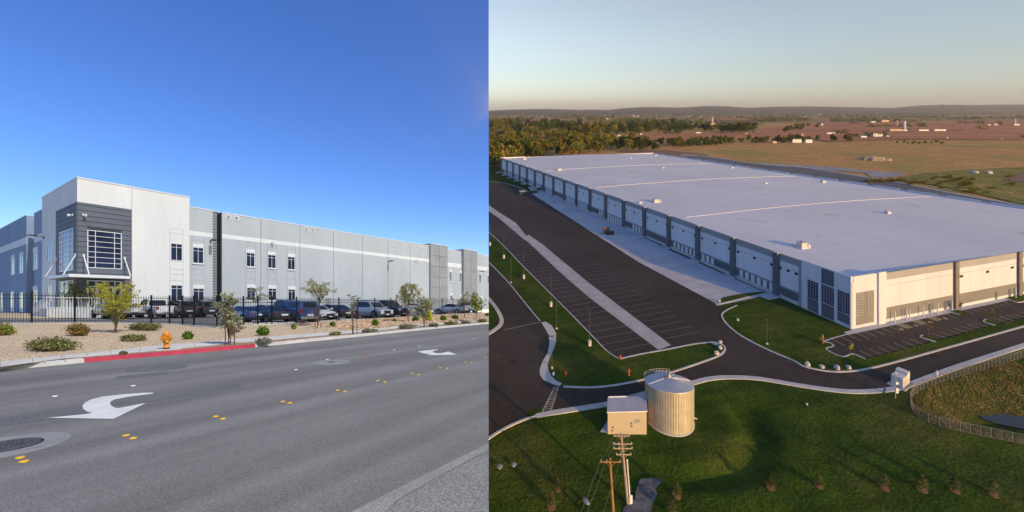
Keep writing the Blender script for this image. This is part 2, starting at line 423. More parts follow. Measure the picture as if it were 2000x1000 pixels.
# ================================================================== STREET WAREHOUSE
class Facade:
    def __init__(s, P, u, n): s.P, s.u, s.n = Vector(P), Vector(u).normalized(), Vector(n).normalized()
    def __call__(s, t, o, z): p = s.P+s.u*t+s.n*o; return (p.x, p.y, z)
    def t(s, px, o=0):
        q = s.P+s.n*o; k = (px-CX)/FOC; return (k*q.y-q.x)/(s.u.x-k*s.u.y)
    def y(s, t, o=0): return (s.P+s.u*t+s.n*o).y
    def z(s, t, v, o=0): return EYE+(HOR-v)/FOC*s.y(t, o)
    def h(s, t, v, o=0): return RISE_H-(v-RISE_V)*s.y(t, o)/FOC
CP = Vector((-45.5, 45.0))
FA = Facade(CP, (.527,.850), (.850,-.527)); FB = Facade(CP, (-.834,.552), (-.552,-.834))
ORG = (CP.x, CP.y, 0)
bld = thing('warehouse_building', 'two storey grey warehouse with a white corner tower and charcoal entrance, behind the fence', 'warehouse', ORG)
def zrot(c): return c
M['white_wall'] = mat('white painted tilt-up panel', (.70,.69,.66), .85, .05, .35, bmp=.08, bscale=14, stretch=(1,1,.25))
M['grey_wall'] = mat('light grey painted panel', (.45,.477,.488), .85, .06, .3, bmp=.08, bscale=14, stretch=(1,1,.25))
M['mid_grey'] = mat('mid grey painted panel', (.30,.31,.315), .85, .07, .4, bmp=.08, bscale=20)
M['dark_clad'] = mat('charcoal cladding', (.125,.138,.165), .7, .08, .5, bmp=.05)
M['joint'] = mat('dark joint', (.16,.165,.17), .9, .1)
M['metal_white'] = mat('white powder coat', (.72,.72,.70), .45, .05, 2)
M['black'] = mat('black powder coat', (.012,.012,.014), .45, .2, 4)
M['pane'] = glass('window glass', (.010,.018,.05), .08, .22); M['pane_b'] = glass('side window glass', (.010,.03,.11), .12, .12)
M['vent'] = mat('vent white', (.66,.66,.64), .6, .05, 3); M['lampblack'] = mat('lamp black', (.02,.02,.022), .5, .1)
def part(name, mb, m, parent=bld, **k): return mb.build(name, m, parent, org=ORG, **k)

tA, tB = FA.t(370), FB.t(82); z0 = .2
ZT = 15.05
b = MB(); b.prism([FA(0,0,0)[:2], FA(tA,0,0)[:2], FA(tA,-tB,0)[:2], FB(tB,0,0)[:2]], z0, ZT); part('tower_wall', b, M['white_wall'])
b = MB()                                                     # thin metal coping round the tower
b.fbox(FA, -.04, tA+.04, ZT+.002, ZT+.12, -.25, .05); b.fbox(FB, .26, tB+.04, ZT+.002, ZT+.12, -.25, .05); part('coping', b, M['metal_white'])
tn = (FA.n.x*FB.u.x+FA.n.y*FB.u.y)
# front wings
t1, t2, t3 = FA.t(418), FA.t(433.5), FA.t(838)
seg1 = (tA-.5, t1, -.35, 13.95); rec = (t1-.2, t2, -1.0, FA.z(t1, 412, -1)); 
zw = FA.z(FA.t(640), 449); 
def wing(name, ta, tb_, o, zt, m, cop=True):
    b = MB(); b.fbox(FA, ta, tb_, z0, zt, o-18, o); p = part(name, b, m)
    if cop:
        b = MB(); b.fbox(FA, ta-.03, tb_+.03, zt+.002, zt+.1, o-.25, o+.04); part('coping', b, M['metal_white'], p)
    return p
wing('front_wall', *seg1, M['grey_wall'])
wing('recess_wall', *rec, M['dark_clad'])
Z2 = FA.z(t2, 415.5); t4, t5, t6 = FA.t(872), FA.t(903), FA.t(930)
wing('front_wall', t2, t3+.3, 0, Z2, M['grey_wall'])
ZP = FA.z(t3, 475.5, .3)
wing('pilaster_wall', t3, t4, .35, ZP, M['mid_grey'])
wing('front_wall', t4-.3, t5+.3, -.25, FA.z(t4, 486.5), M['grey_wall'])
wing('pilaster_wall', t5, t6, .35, ZP, M['mid_grey'])
wing('front_wall', t6-.3, FA.t(960), -.25, FA.z(t4, 486.5), M['grey_wall'])
# ribs on the recess cladding (front) 
b = MB(); z = z0+.3
while z < rec[3]-.3: b.fbox(FA, t1+.02, t2-.05, z, z+.27, -.98, -.9); z += .36
part('cladding', b, M['mid_grey'])
b = MB(); b.fbox(FA, t2-.18, t2-.003, z0, Z2-.02, -1.2, -.003); part('reveal_wall', b, mat('dark reveal', (.03,.034,.045), .7))  # return face of the grey wall, its shade put into the colour
# white band, joints
M['band'] = mat('white band', (.71,.71,.69), .8, .04, .5)
def band(ta, tb_, o, zlo, zhi):
    b = MB(); b.fbox(FA, ta, tb_, zlo, zhi, o-.01, o+.012); part('white_band', b, M['band'])
zb0, zb1 = FA.z(t2, 465), FA.z(t2, 456.8)
band(tA+.05, t1-.02, -.35, FA.z(tA, 458.5), FA.z(tA, 449.5)); band(t2+.02, t3-.02, 0, zb0, zb1)
zc0, zc1 = FA.z(t4, 520), FA.z(t4, 512)
band(t4+.02, t5-.02, -.25, zc0, zc1); band(t6+.02, FA.t(958), -.25, zc0, zc1)
b = MB()
for u in (509.5, 585.6, 651, 708, 757.6, 801): t = FA.t(u); b.fbox(FA, t-.03, t+.03, z0, Z2-.05, -.01, .016)
part('panel_joint', b, M['joint'])
t = FA.t(257.5); b = MB(); b.fbox(FA, t-.025, t+.025, z0, ZT-.02, -.01, .012); part('panel_joint', b, mat('soft joint', (.42,.41,.39), .9))
# grid of the pop-out pilasters
for ta, tb_ in ((t3, t4), (t5, t6)):
    b = MB(); n = 6; hh = (ZP-z0-.6)/n
    for k in range(n):
        for a, c in ((ta+.08, (ta+tb_)/2-.05), ((ta+tb_)/2+.05, tb_-.08)): b.fbox(FA, a, c, z0+.35+k*hh+.11, z0+.35+(k+1)*hh, .345, .42)
    part('panel_grid', b, M['mid_grey'])
# tower cladding: charcoal boards front and side
def boards(F, ta, tb_, zlo, zhi, pitch, m, holes, prd=.05):
    b = MB(); z = zlo
    while z < zhi-.05:
        zt = min(z+pitch-.06, zhi); spans = [(ta, tb_)]
        for (h0, h1, k0, k1) in holes:
            if zt > k0 and z < k1:
                spans = [q for a, c in spans for q in ((a, min(c, h0)), (max(a, h1), c)) if q[1]-q[0] > .05]
        for a, c in spans: b.fbox(F, a, c, z, zt, .01, prd)
        z += pitch
    return b
tw0, tw1 = FA.t(171), FA.t(236.5); zw0, zw1 = FA.z((tw0+tw1)/2, 524), FA.z((tw0+tw1)/2, 453)
td = FA.t(257); zcl = FA.z(0, 394)
ts0, ts1 = FB.t(144), FB.t(117.5); zs0, zs1 = FB.z(ts0, 526.5), FB.z(ts0, 446)
tbd = FB.t(110); zst = zs1
zsf0, zsf1 = .9, FA.z(FA.t(203), 549)
b = boards(FA, .02, td, z0, zcl, .55, M['dark_clad'], [(tw0-.03,tw1+.03,zw0-.03,zw1+.03),(tw0-.03,tw1+.03,z0,zsf1+.03)])
b2 = MB(); b2.fbox(FA, 0, td, z0, zcl, .0, .012); part('cladding_back', b2, mat('cladding shadow gap', (.05,.055,.06), .9))
part('cladding', b, M['dark_clad'])
b = boards(FB, .02, tbd, z0, zcl, .55, M['dark_clad'], [(ts0-.03,ts1+.03,zs0-.03,zs1+.03),(ts0-.03,ts1+.03,z0,zsf1+.03)])
b2 = MB(); b2.fbox(FB, 0, tbd, z0, zcl, .0, .012); part('cladding_back', b2, M['dark_clad'])
part('cladding', b, M['dark_clad'])
# windows
def window(F, ta, tb_, zlo, zhi, xs, zs, o=0, bar=.05, parent=bld, pane='pane', name='window', lintel=None, org=ORG, place=W, fm='metal_white', depth=.05):
    b = MB(); b.fbox(F, ta, tb_, zlo, zhi, o+.005, o+.02); p = b.build(name, M[pane], parent, place, org)
    b = MB()
    for q in (ta, tb_): b.fbox(F, q-bar, q+bar, zlo-bar, zhi+bar, o+.004, o+depth)
    for q in (zlo, zhi): b.fbox(F, ta+bar+.001, tb_-bar-.001, q-bar, q+bar, o+.004, o+depth)
    for x in xs: q = ta+(tb_-ta)*x; b.fbox(F, q-bar*.7, q+bar*.7, zlo+bar+.001, zhi-bar-.001, o+.021, o+depth-.008)
    for x in zs: q = zlo+(zhi-zlo)*x; b.fbox(F, ta+bar+.001, tb_-bar-.001, q-bar*.7, q+bar*.7, o+.021, o+depth-.004)
    b.build('window_frame', M.get(fm) or G[fm], p, place, org)
    if lintel:
        b = MB(); b.fbox(F, ta-bar, tb_+bar, zhi+bar+.003, zhi+lintel, o+.004, o+.06); b.build('lintel', M['band'], p, place, org)
        b = MB(); b.fbox(F, ta-bar-.05, tb_+bar+.05, zlo-bar-.12, zlo-bar-.003, o+.004, o+.1); b.build('window_sill', M['band'], p, place, org)
    return p
zz = [k/7 for k in range(1, 7)]
window(FA, tw0, tw1, zw0, zw1, (.22,.79), zz, .012, .036, depth=.07)
window(FB, ts0, ts1, zs0, zs1, (.25,.78), [k/8 for k in range(1, 8)], .012, .06, pane='pane_b', depth=.07)
window(FA, tw0, tw1, zsf0, zsf1, (.24,.5,.8), (.82,), .012, .06, name='storefront', depth=.07)
window(FB, ts0, ts1, zsf0, zsf1, (.33,.66), (.78,), .012, .06, name='storefront', pane='pane_b', depth=.07)
for a, c in ((.25,.49),(.51,.79)):                             # glass double doors
    da, dc = tw0+(tw1-tw0)*a+.06, tw0+(tw1-tw0)*c-.06; dz = FA.z(FA.t(203), 559.5)
    b = MB(); b.fbox(FA, da, da+.13, .75, dz, .03, .1); b.fbox(FA, dc-.13, dc, .75, dz, .03, .1); b.fbox(FA, da+.131, dc-.131, dz-.13, dz, .03, .099); b.fbox(FA, da+.131, dc-.131, .75, 1.0, .03, .099)
    d = part('entrance_door', b, M['metal_white'])
    b = MB(); b.fbox(FA, dc-.2, dc-.16, 1.5, 2.2, .12, .15); part('door_handle', b, M['lampblack'], d)
def fwin(u0, u1, v0, v1, o=0, lint=.45, F=FA, pane='pane', two=True):
    a, c = F.t(u0, o), F.t(u1, o); m = (a+c)/2
    if c < a: a, c = c, a
    window(F, a, c, F.z(m, v1, o), F.z(m, v0, o), (.5,) if two else (), (.78,) if two else (), o, .032, lintel=lint, pane=pane)
fwin(333.5,355.5,476,508.5, 0, None); fwin(334,356,557,587, 0, None)
fwin(376.5,397,483.5,514, -.35); fwin(377,398,563.5,588, -.35)
for u0, u1, vt, vb in ((481.2,497,494,520.6),(523,538.2,498,523.6),(561.8,575.6,501.8,526.4)): fwin(u0, u1, vt, vb)
for u0, u1, vt in ((482,498,562),(523.8,539.4,563.5),(562.6,576.4,565.2)): fwin(u0, u1, vt, 586.5)
M['grille'] = mat('grey louvre', (.2,.21,.22), .6)
for u0, u1, vt, vb in ((877.5,882,531,549.5),(897.4,901,533.5,550.5),(935.8,939.6,536,553),(952,956,538,554)):
    fwin(u0, u1, vt, vb, -.25, .55, pane='grille', two=False); fwin(u0+1.5, u1+1.5, vt+46, vt+56, -.25, .55, pane='grille', two=False)
# recessed spandrel lines round the stacked windows
b = MB()
def groove(F, u0, u1, v0, v1, o, vert=True):
    a, c = sorted((F.t(u0, o), F.t(u1, o))); m = (a+c)/2; lo, hi = F.z(m, v1, o), F.z(m, v0, o)
    if vert: b.fbox(F, a, c, lo, hi, o-.01, o+.014)
    else: b.fbox(F, a, c, lo, hi, o-.01, o+.011)
for u0, u1, vt, o in ((331.5,357.5,447,0),(374.8,399,461,-.35),(480,498.5,474,0),(522,540.2,477,0),(560.8,576.8,479.5,0)):
    for u in (u0, u1): groove(FA, u-.22, u+.22, vt, 600, o)
    for v in ((vt, vt+9, 526, 536, 548) if u0 < 470 else (vt, vt+6.5, 531, 545)): groove(FA, u0, u1, v-.22, v+.22, o, False)
part('panel_joint', b, mat('fine groove', (.3,.31,.31), .9))
# side facade: wall wing west of the tower
tb1, tb2, tb3 = FB.t(59), FB.t(51.5), FB.t(-190)
zs = FB.z(FB.t(60), 417.5, -.5)
def wingB(name, ta, tb_, o, zt, m):
    b = MB(); b.fbox(FB, ta, tb_, z0, zt, o-16, o); p = part(name, b, m)
    b = MB(); b.fbox(FB, ta, tb_, zt+.002, zt+.1, o-.25, o+.04); part('coping', b, M['metal_white'], p)
M['side_grey'] = mat('side grey with shade tone', (.24,.31,.42), .85, .06, .3, bmp=.08, bscale=14, stretch=(1,1,.25))  # front grey darkened and blued, the side's shade put into its colour
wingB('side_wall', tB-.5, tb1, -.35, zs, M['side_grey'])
wingB('recess_wall', tb1-.2, tb2, -1.1, zs-.4, mat('dark reveal side', (.05,.055,.07), .7))
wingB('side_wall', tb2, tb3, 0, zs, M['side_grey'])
for ta, tb_, o in ((tB+.02, tb1-.02, -.35), (tb2+.02, tb3, 0)):
    zq = FB.z(FB.t(51.5), 476.5)
    b = MB(); b.fbox(FB, ta, tb_, zq, zq+.95, o-.01, o+.012); part('white_band', b, M['band'])
for u0, u1, vt, vb, o in ((65.5,74,492,525.5,-.35),(22.5,29,506,536,0),(38.5,45.6,501,532.5,0),(65.5,74,567,590,-.35)): fwin(u0, u1, vt, vb, o, .6, FB, 'pane_b')
for u0, u1, vt, vb in ((92.8,102.2,475,510.5),(93.5,102.6,558,588)): fwin(u0, u1, vt, vb, 0, None, FB, 'pane_b')
for u0, u1, vt in ((39.5,46,570),(22,27.5,569),(2,6,571)):
    ta, tb_ = sorted((FB.t(u0), FB.t(u1))); zt = FB.z(ta, vt)
    b = MB(); b.fbox(FB, ta, tb_, .6, zt, .005, .05); d = part('side_door', b, M['metal_white'])
    b = MB(); b.fbox(FB, ta+.15, tb_-.15, 1.2, zt-.2, .051, .06); part('door_pane', b, M['pane_b'], d)
# canopy over the corner entrance
def xy(*p): return p
q0 = Vector(FA(0,2.0,0)[:2])+FB.n*1.05
te = FA.t(254.5, 2.0); tl = FB.t(92, 1.05)
zcn = 4.62
pl = [(q0.x,q0.y), FA(te,2.0,0)[:2], FA(te,.06,0)[:2], FA(.06,.06,0)[:2], FB(.06,.06,0)[:2], FB(tl,.06,0)[:2], FB(tl,1.05,0)[:2]]
b = MB(); b.prism(pl, zcn, zcn+.27); cn = part('canopy', b, M['metal_white'])
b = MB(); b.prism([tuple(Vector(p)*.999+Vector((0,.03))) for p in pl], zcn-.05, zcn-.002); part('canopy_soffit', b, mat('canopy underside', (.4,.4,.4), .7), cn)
for F, tt, o in ((FA, FA.t(163), 1.8), (FA, FA.t(243), 1.8), (FB, .35, .95), (FB, FB.t(112), .95)):
    b = MB()
    zt = zcn+2.35
    b.tube(F(tt, .06, zt), F(tt, o, zcn+.28), .055, .055, 6); b.tube(F(tt,.03,zt-.15), F(tt,.08,zt+.15), .1, .1, 6)
    part('canopy_rod', b, M['metal_white'], cn)
# wall lamps, cameras, vents
def wall_lamp(F, u, v, o=0, side=1):
    t = F.t(u, o); z = F.z(t, v, o)
    b = MB(); b.fbox(F, t-.08, t+.08, z-.25, z+.12, o, o+.06); b.tube(F(t, o+.05, z-.02), F(t, o+.75, z+.08), .04, .04, 6); p = part('wall_lamp', b, M['lampblack'])
    b = MB(); b.hexa([F(t-.2,o+.6,z+.0),F(t+.2,o+.6,z+.0),F(t+.16,o+1.45,z+.05),F(t-.16,o+1.45,z+.05),F(t-.2,o+.6,z+.2),F(t+.2,o+.6,z+.2),F(t+.12,o+1.45,z+.14),F(t-.12,o+1.45,z+.14)]); part('lamp_head', b, M['lampblack'], p)
wall_lamp(FA, 411, 471, -.35); wall_lamp(FA, 758, 511); wall_lamp(FA, 937, 531, -.25); wall_lamp(FB, 86, 463)
def wall_cam(F, u, v, o=0):
    t = F.t(u, o); z = F.z(t, v, o)
    b = MB(); b.fbox(F, t-.09, t+.09, z-.05, z+.16, o, o+.1); b.tube(F(t, o+.1, z+.05), F(t+.1, o+.4, z+.05), .03, .03, 5); b.tube(F(t+.1, o+.3, z-.1), F(t+.1, o+.36, z+.12), .13, .13, 8); part('security_camera', b, M['metal_white'])
wall_cam(FA, 162.5, 420.5, .05); wall_cam(FB, 143, 421, .05); wall_cam(FA, 530, 474); wall_cam(FA, 812, 509.5); wall_cam(FA, 949, 526, -.25)
for u, v in ((446,424),(461.5,426.3),(598,447.5),(609.5,449.3),(820.5,484),(826.8,485),(942,503.3),(946.5,503.8)):
    o = -.25 if u > 930 else 0; t = FA.t(u, o); z = FA.z(t, v, o); s = .33
    b = MB(); b.fbox(FA, t-s, t+s, z-s, z+s, o+.002, o+.06); p = part('wall_vent', b, M['vent'])
    b = MB()
    for k in range(4): b.fbox(FA, t-s*.6, t+s*.6, z-s*.6+k*.11, z-s*.6+k*.11+.06, o+.061, o+.075)
    part('vent_louvre', b, M['joint'], p)
b = MB(); t = FA.t(790); b.fbox(FA, t-.5, t+.5, .4, 2.7, .004, .05); d = part('service_door', b, mat('door grey', (.36,.38,.4), .6))
t = FA.t(641); b = MB(); b.fbox(FA, t-.5, t+.5, .4, 2.7, .004, .05); part('service_door', b, M['mid_grey'])

# entrance podium with ramp, white rails
pd = thing('entrance_podium', 'low pale block podium with a ramp and white rails in front of the glass entrance', 'podium', (*FA(0,3,0)[:2], .5))
PO = (*FA(0,3,0)[:2], .5)
M['block'] = mat('pale split-face block', (.56,.56,.54), .9, .1, 1.5, bmp=.4, bscale=12)
c0 = Vector(FA(-.6,3.2,0)[:2])+FB.n*2.2
FPA = Facade(c0, FA.u, FA.n); FPB = Facade(c0, FB.u, FB.n)
ta = FPA.t(203)
zpt = FPA.z(0, 602.5)
b = MB(); b.prism([FPA(0,0,0)[:2], FPA(ta,0,0)[:2], FPA(ta,-2.6,0)[:2], FPA(0,-2.6,0)[:2]], .3, zpt); b.build('podium_wall', M['block'], pd, org=PO)
tr = FPB.t(56)
b = MB(); b.add([FPB(.02,0,.3),FPB(tr,0,.3),FPB(tr,0,.75),FPB(.02,0,zpt),FPB(.02,-1.4,.3),FPB(tr,-1.4,.3),FPB(tr,-1.4,.75),FPB(.02,-1.4,zpt)], [(0,1,2,3),(7,6,5,4),(3,2,6,7),(1,5,6,2),(0,3,7,4)]); b.build('ramp_wall', M['block'], pd, org=PO)
b = MB(); ht = 1.05
for k in range(20):
    t = ta*.93*k/19; b.tube(FPA(t,-.15,zpt), FPA(t,-.15,zpt+ht), .022, .022, 4)
for z in (.1, ht): b.tube(FPA(0,-.15,zpt+z), FPA(ta*.93,-.15,zpt+z), .035, .035, 4)
b.build('rail', M['metal_white'], pd, org=PO)
b = MB()
for k in range(24):
    f = k/23; t = tr*f; zb = zpt+(.75-zpt)*f; b.tube(FPB(t,-.15,zb), FPB(t,-.15,zb+ht), .022, .022, 4)
for z in (.1, ht): b.tube(FPB(0,-.15,zpt+z), FPB(tr,-.15,.75+z), .035, .035, 4)
b.build('rail', M['metal_white'], pd, org=PO)
# gravel island by the podium
b = MB(); b.sheet([pw(u, v, .62) for u, v in ((-60,611.5),(60,612),(112,619),(180,621),(60,622.5),(-60,621))], .63); struct(b.build('planting_ground', M['gravel']))

# ================================================================== FENCE
fx = thing('fence', 'black metal picket fence with spear tops along the parking lot', 'fence', (fence_pts[5][0], fence_pts[5][1], fence_pts[5][2]))
FO = fence_pts[5]; FH = 1.95
post_u = [-120,-20,62,146,225,295.5,331,356.6,378.6,424,475.6,503.6,531,579,623,662,699,732,763.4,791.4,815,841.4,863.6,884.6,905,925,940]
def fence_at(u):
    for a, c in zip(FEN, FEN[1:]):
        if a[0] <= u <= c[0]: f = (u-a[0])/(c[0]-a[0]); v, z = a[1]+(c[1]-a[1])*f, a[2]+(c[2]-a[2])*f; return (*pw(u, v, z), z)
pp = [fence_at(u) for u in post_u]
for x, y, z in pp:
    b = MB(); b.box(x-.04, y-.04, z-.05, x+.04, y+.04, z+FH+.08); b.box(x-.05, y-.05, z+FH+.081, x+.05, y+.05, z+FH+.11); b.build('post', M['black'], fx, org=FO)
for p, q in zip(pp, pp[1:]):
    L = math.dist(p[:2], q[:2]); n = max(3, round(L/.145)); b = MB()
    for zz_ in (.18, FH-.34, FH-.12): b.tube((p[0],p[1],p[2]+zz_), (q[0],q[1],q[2]+zz_), .022, .022, 4)
    for k in range(1, n):
        f = k/n; x, y, z = (p[i]+(q[i]-p[i])*f for i in range(3)); b.tube((x,y,z+.06), (x,y,z+FH), .0115, .0115, 4, cap=False); b.tube((x,y,z+FH), (x,y,z+FH+.07), .0115, .001, 4, cap=False)
    b.build('picket_panel', M['black'], fx, org=FO)
# ================================================================== PARKED CARS
def paint(name, col, metal=.0): return mat('car paint '+name, col, .35, .06, 2, metal=metal, spec=.5, coat=.8)
M['carglass'] = glass('car glass', (.01,.013,.018), .05, .6); M['tyre'] = mat('tyre rubber', (.014,.014,.014), .85, .2, 8); M['rim'] = mat('alloy rim', (.42,.42,.43), .35, .1, 5, metal=.7)
M['taillight'] = mat('tail light red', (.30,.01,.015), .25, .1, 5, spec=.6); M['headlight'] = mat('headlight glass', (.6,.62,.65), .15, .1, 5, spec=.8); M['trim'] = mat('black car trim', (.02,.02,.02), .6, .1, 5)
M['plate'] = mat('number plate', (.68,.68,.66), .5, .05, 5); M['chrome'] = mat('chrome', (.6,.6,.6), .2, .05, 5, metal=.9)
KIND = {  # length, width, height, lower body (x, belt z), cabin (x, z) rear to front in metres
 'sedan': (4.75,1.84,1.45, [(-2.37,.66),(-2.3,.92),(-1.6,.98),(-.6,.95),(.6,.94),(1.1,.92),(1.9,.80),(2.25,.66),(2.37,.5)], [(-1.85,.97),(-.95,1.38),(-.1,1.45),(.35,1.40),(1.25,.92)], .33),
 'coupe': (4.3,1.78,1.36, [(-2.15,.62),(-2.08,.88),(-1.5,.95),(-.5,.92),(.5,.9),(1.0,.88),(1.7,.76),(2.05,.62),(2.15,.48)], [(-1.75,.93),(-.8,1.30),(-.15,1.36),(.25,1.31),(1.15,.88)], .32),
 'suv': (4.75,1.92,1.75, [(-2.37,.7),(-2.34,1.02),(-1.5,1.08),(-.5,1.06),(.6,1.05),(1.15,1.04),(1.9,.96),(2.28,.82),(2.37,.6)], [(-2.3,1.05),(-1.95,1.66),(-1.0,1.75),(.1,1.74),(.45,1.66),(1.25,1.03)], .37),
 'pickup': (5.6,1.98,1.86, [(-2.8,.75),(-2.78,1.14),(-1.6,1.15),(-.5,1.14),(.9,1.12),(1.5,1.1),(2.3,1.04),(2.7,.9),(2.8,.62)], [(-.75,1.13),(-.6,1.78),(.2,1.86),(.75,1.82),(1.5,1.1)], .39),
}
def make_car(kind, col, label, cat, topper=False):
    L, Wd, H, low, cab, wr = KIND[kind]; hw = Wd/2
    t = thing('parked_'+('pickup' if kind == 'pickup' else 'suv' if kind == 'suv' else 'car'), label, cat, (0,0,0), W, 'cars parked behind the fence')
    b = MB(); ring = []
    n = len(low)
    for i, (x, zs) in enumerate(low):
        e = abs(x)/(L/2); w_ = hw*(1-.16*max(0, e-.7)/.3); zb = .24+.12*max(0, e-.85)/.15
        ring.append([(x,-w_*.86,zb),(x,-w_*.97,zb+.14),(x,-w_,zs*.55+.1),(x,-w_*.97,zs-.06),(x,-w_*.86,zs),(x,0,zs+.03),(x,w_*.86,zs),(x,w_*.97,zs-.06),(x,w_,zs*.55+.1),(x,w_*.97,zb+.14),(x,w_*.86,zb)])
    P = [p for r in ring for p in r]; m = len(ring[0]); fs = []
    for i in range(n-1):
        for j in range(m): k = (j+1)%m; fs.append((i*m+j, i*m+k, (i+1)*m+k, (i+1)*m+j))
    fs += [tuple(range(m))[::-1], tuple(range((n-1)*m, n*m))]
    b.add(P, fs)
    zb = cab[0][1]; zt = max(z for x, z in cab)
    def hy(z): return hw*(.86-.17*(z-zb)/(zt-zb))
    R_ = [(x, hy(z), z) for x, z in cab]; Lf = [(x, -hy(z), z) for x, z in cab]; q = len(cab)
    b.add(R_+Lf, [tuple(range(q))[::-1], tuple(range(q, 2*q))]+[(i,i+1,q+i+1,q+i) for i in range(q-1)])
    if topper:                                          # canopy shell over the pickup bed
        b.hexa([(-2.75,-hw*.86,1.12),(-.8,-hw*.86,1.12),(-.8,hw*.86,1.12),(-2.75,hw*.86,1.12),(-2.6,-hw*.7,1.75),(-.8,-hw*.7,1.8),(-.8,hw*.7,1.8),(-2.6,hw*.7,1.75)])
    bm_ = b.build('body', col, t, smooth=False)
    # panes
    def pane(name, pts, out):
        b = MB(); b.add(pts, [tuple(range(len(pts)))]); vv = [Vector(p) for p in pts]; nn = (vv[1]-vv[0]).cross(vv[2]-vv[0]).normalized()
        if nn.dot(Vector(out)) < 0: nn = -nn
        b.v = [tuple(Vector(p)+nn*.012) for p in b.v]; b.build(name, M['carglass'], t)
    for s in (-1, 1):
        pts = []
        cx_, cz_ = sum(x for x, z in cab)/q, sum(z for x, z in cab)/q
        for x, z in cab: X, Z = cx_+(x-cx_)*.84, (zb+zt)/2+.01+(z-(zb+zt)/2)*.74; pts.append((X, s*hy(Z), Z))
        pane('side_window', pts, (0, s, 0))
    def quad(a, c):
        (x0, z0_), (x1, z1_) = a, c; o = []
        for f, k in ((.1, 1), (.9, 1), (.9, -1), (.1, -1)):
            x, z = x0+(x1-x0)*f, z0_+(z1_-z0_)*f; o.append((x, k*hy(z)*.88, z))
        return o
    pane('windscreen', quad(cab[-1], cab[-2]), (1,0,.3)); 
    if topper:
        pane('rear_window', [(-2.72,-.55,1.25),(-2.72,.55,1.25),(-2.63,.5,1.62),(-2.63,-.5,1.62)], (-1,0,0))
        for s in (-1, 1): pane('topper_window', [(-2.5,s*hw*.835,1.22),(-.95,s*hw*.835,1.22),(-.95,s*hw*.735,1.66),(-2.45,s*hw*.74,1.62)], (0,s,0))
    else: pane('rear_window', quad(cab[0], cab[1]), (-1,0,.3))
    # wheels
    for x in (-L*.30, L*.31):
        for s in (-1, 1):
            y = s*(hw-.10); b = MB(); b.tube((x, y-.115, wr), (x, y+.115, wr), wr, wr, 20); wh = b.build('wheel', M['tyre'], t)
            b = MB(); b.tube((x, s*(hw+.006), wr), (x, s*(hw+.022), wr), wr*.66, wr*.62, 14); b.tube((x, s*(hw+.022), wr), (x, s*(hw+.035), wr), wr*.2, wr*.18, 8, 1)
            for k in range(5):
                a = 2*math.pi*k/5; b.tube((x+math.cos(a)*wr*.38, s*(hw+.02), wr+math.sin(a)*wr*.38), (x+math.cos(a)*wr*.38, s*(hw+.026), wr+math.sin(a)*wr*.38), wr*.12, wr*.12, 6, 1)
            b.build('rim', [M['rim'], M['trim']], wh)
            b = MB(); b.tube((x, s*(hw-.25), wr+.03), (x, s*(hw+.004), wr+.03), wr+.07, wr+.07, 18); b.build('wheel_arch', M['trim'], t)
    # lights, bumpers, plates
    zr, zf = low[1][1], low[-2][1]
    for s in (-1, 1):
        b = MB(); b.box(-L/2-.015, min(s*.6,s*.83)*hw, zr-.2 if kind != 'pickup' else zr-.36, -L/2+.12, max(s*.6,s*.83)*hw, zr-.08); b.build('taillight', M['taillight'], t)
        b = MB(); b.box(L/2-.28, min(s*.48,s*.8)*hw, zf-.1, L/2-.02, max(s*.48,s*.8)*hw, zf+.03); b.build('headlight', M['headlight'], t)
        xm = cab[-1][0]-.25; b = MB(); b.box(xm-.06, min(s*(hw+.02), s*(hw+.2)), zb+.02, xm+.1, max(s*(hw+.02), s*(hw+.2)), zb+.16); b.build('wing_mirror', col, t)
    b = MB(); b.box(-L/2-.05, -hw*.8, .32, -L/2+.1, hw*.8, .5); b.build('rear_bumper', M['chrome'] if kind == 'pickup' else M['trim'], t)
    b = MB(); b.box(L/2-.1, -hw*.75, .3, L/2+.03, hw*.75, .44); b.build('front_bumper', M['trim'], t)
    b = MB(); b.box(L/2-.14, -hw*.42, .46, L/2+.012, hw*.42, zf-.02); b.build('grille', M['trim'], t)
    b = MB(); b.box(-L/2-.065, -.26, .6 if kind != 'pickup' else .55, -L/2+.03, .26, .74 if kind != 'pickup' else .7); b.build('number_plate', M['plate'], t)
    b = MB(); b.box(L/2+.031, -.2, .36, L/2+.045, .2, .46); b.build('number_plate', M['plate'], t)
    if kind in ('pickup', ) and not topper:
        b = MB(); b.box(-2.68, -hw*.72, 1.1, -.85, hw*.72, 1.195); b.build('load_bed', M['trim'], t)
    if kind == 'suv':
        for s in (-1, 1): b = MB(); b.tube((-1.7,s*hw*.66,1.79),(.1,s*hw*.66,1.80),.025,.025,5); b.build('roof_rail', M['trim'], t)
    return t
def park(car, u, v, L, nose_in=True, turn=0):
    z = .45
    for _ in range(4): x, y = pw(u, v, z); z = zlot(x, y)
    a = math.atan2(.527, -.85); x += -.85*L/2; y += .527*L/2
    car.location = (x, y, zlot(x, y)); car.rotation_euler = (0, 0, (a if nose_in else a+math.pi)+turn)
silver, white_p, black_p, navy, blue, grey_p = paint('silver',(.42,.43,.44),.3), paint('white',(.68,.68,.67)), paint('black',(.012,.012,.014)), paint('navy',(.014,.019,.04)), paint('blue',(.035,.07,.19),.2), paint('grey',(.12,.125,.13),.2)
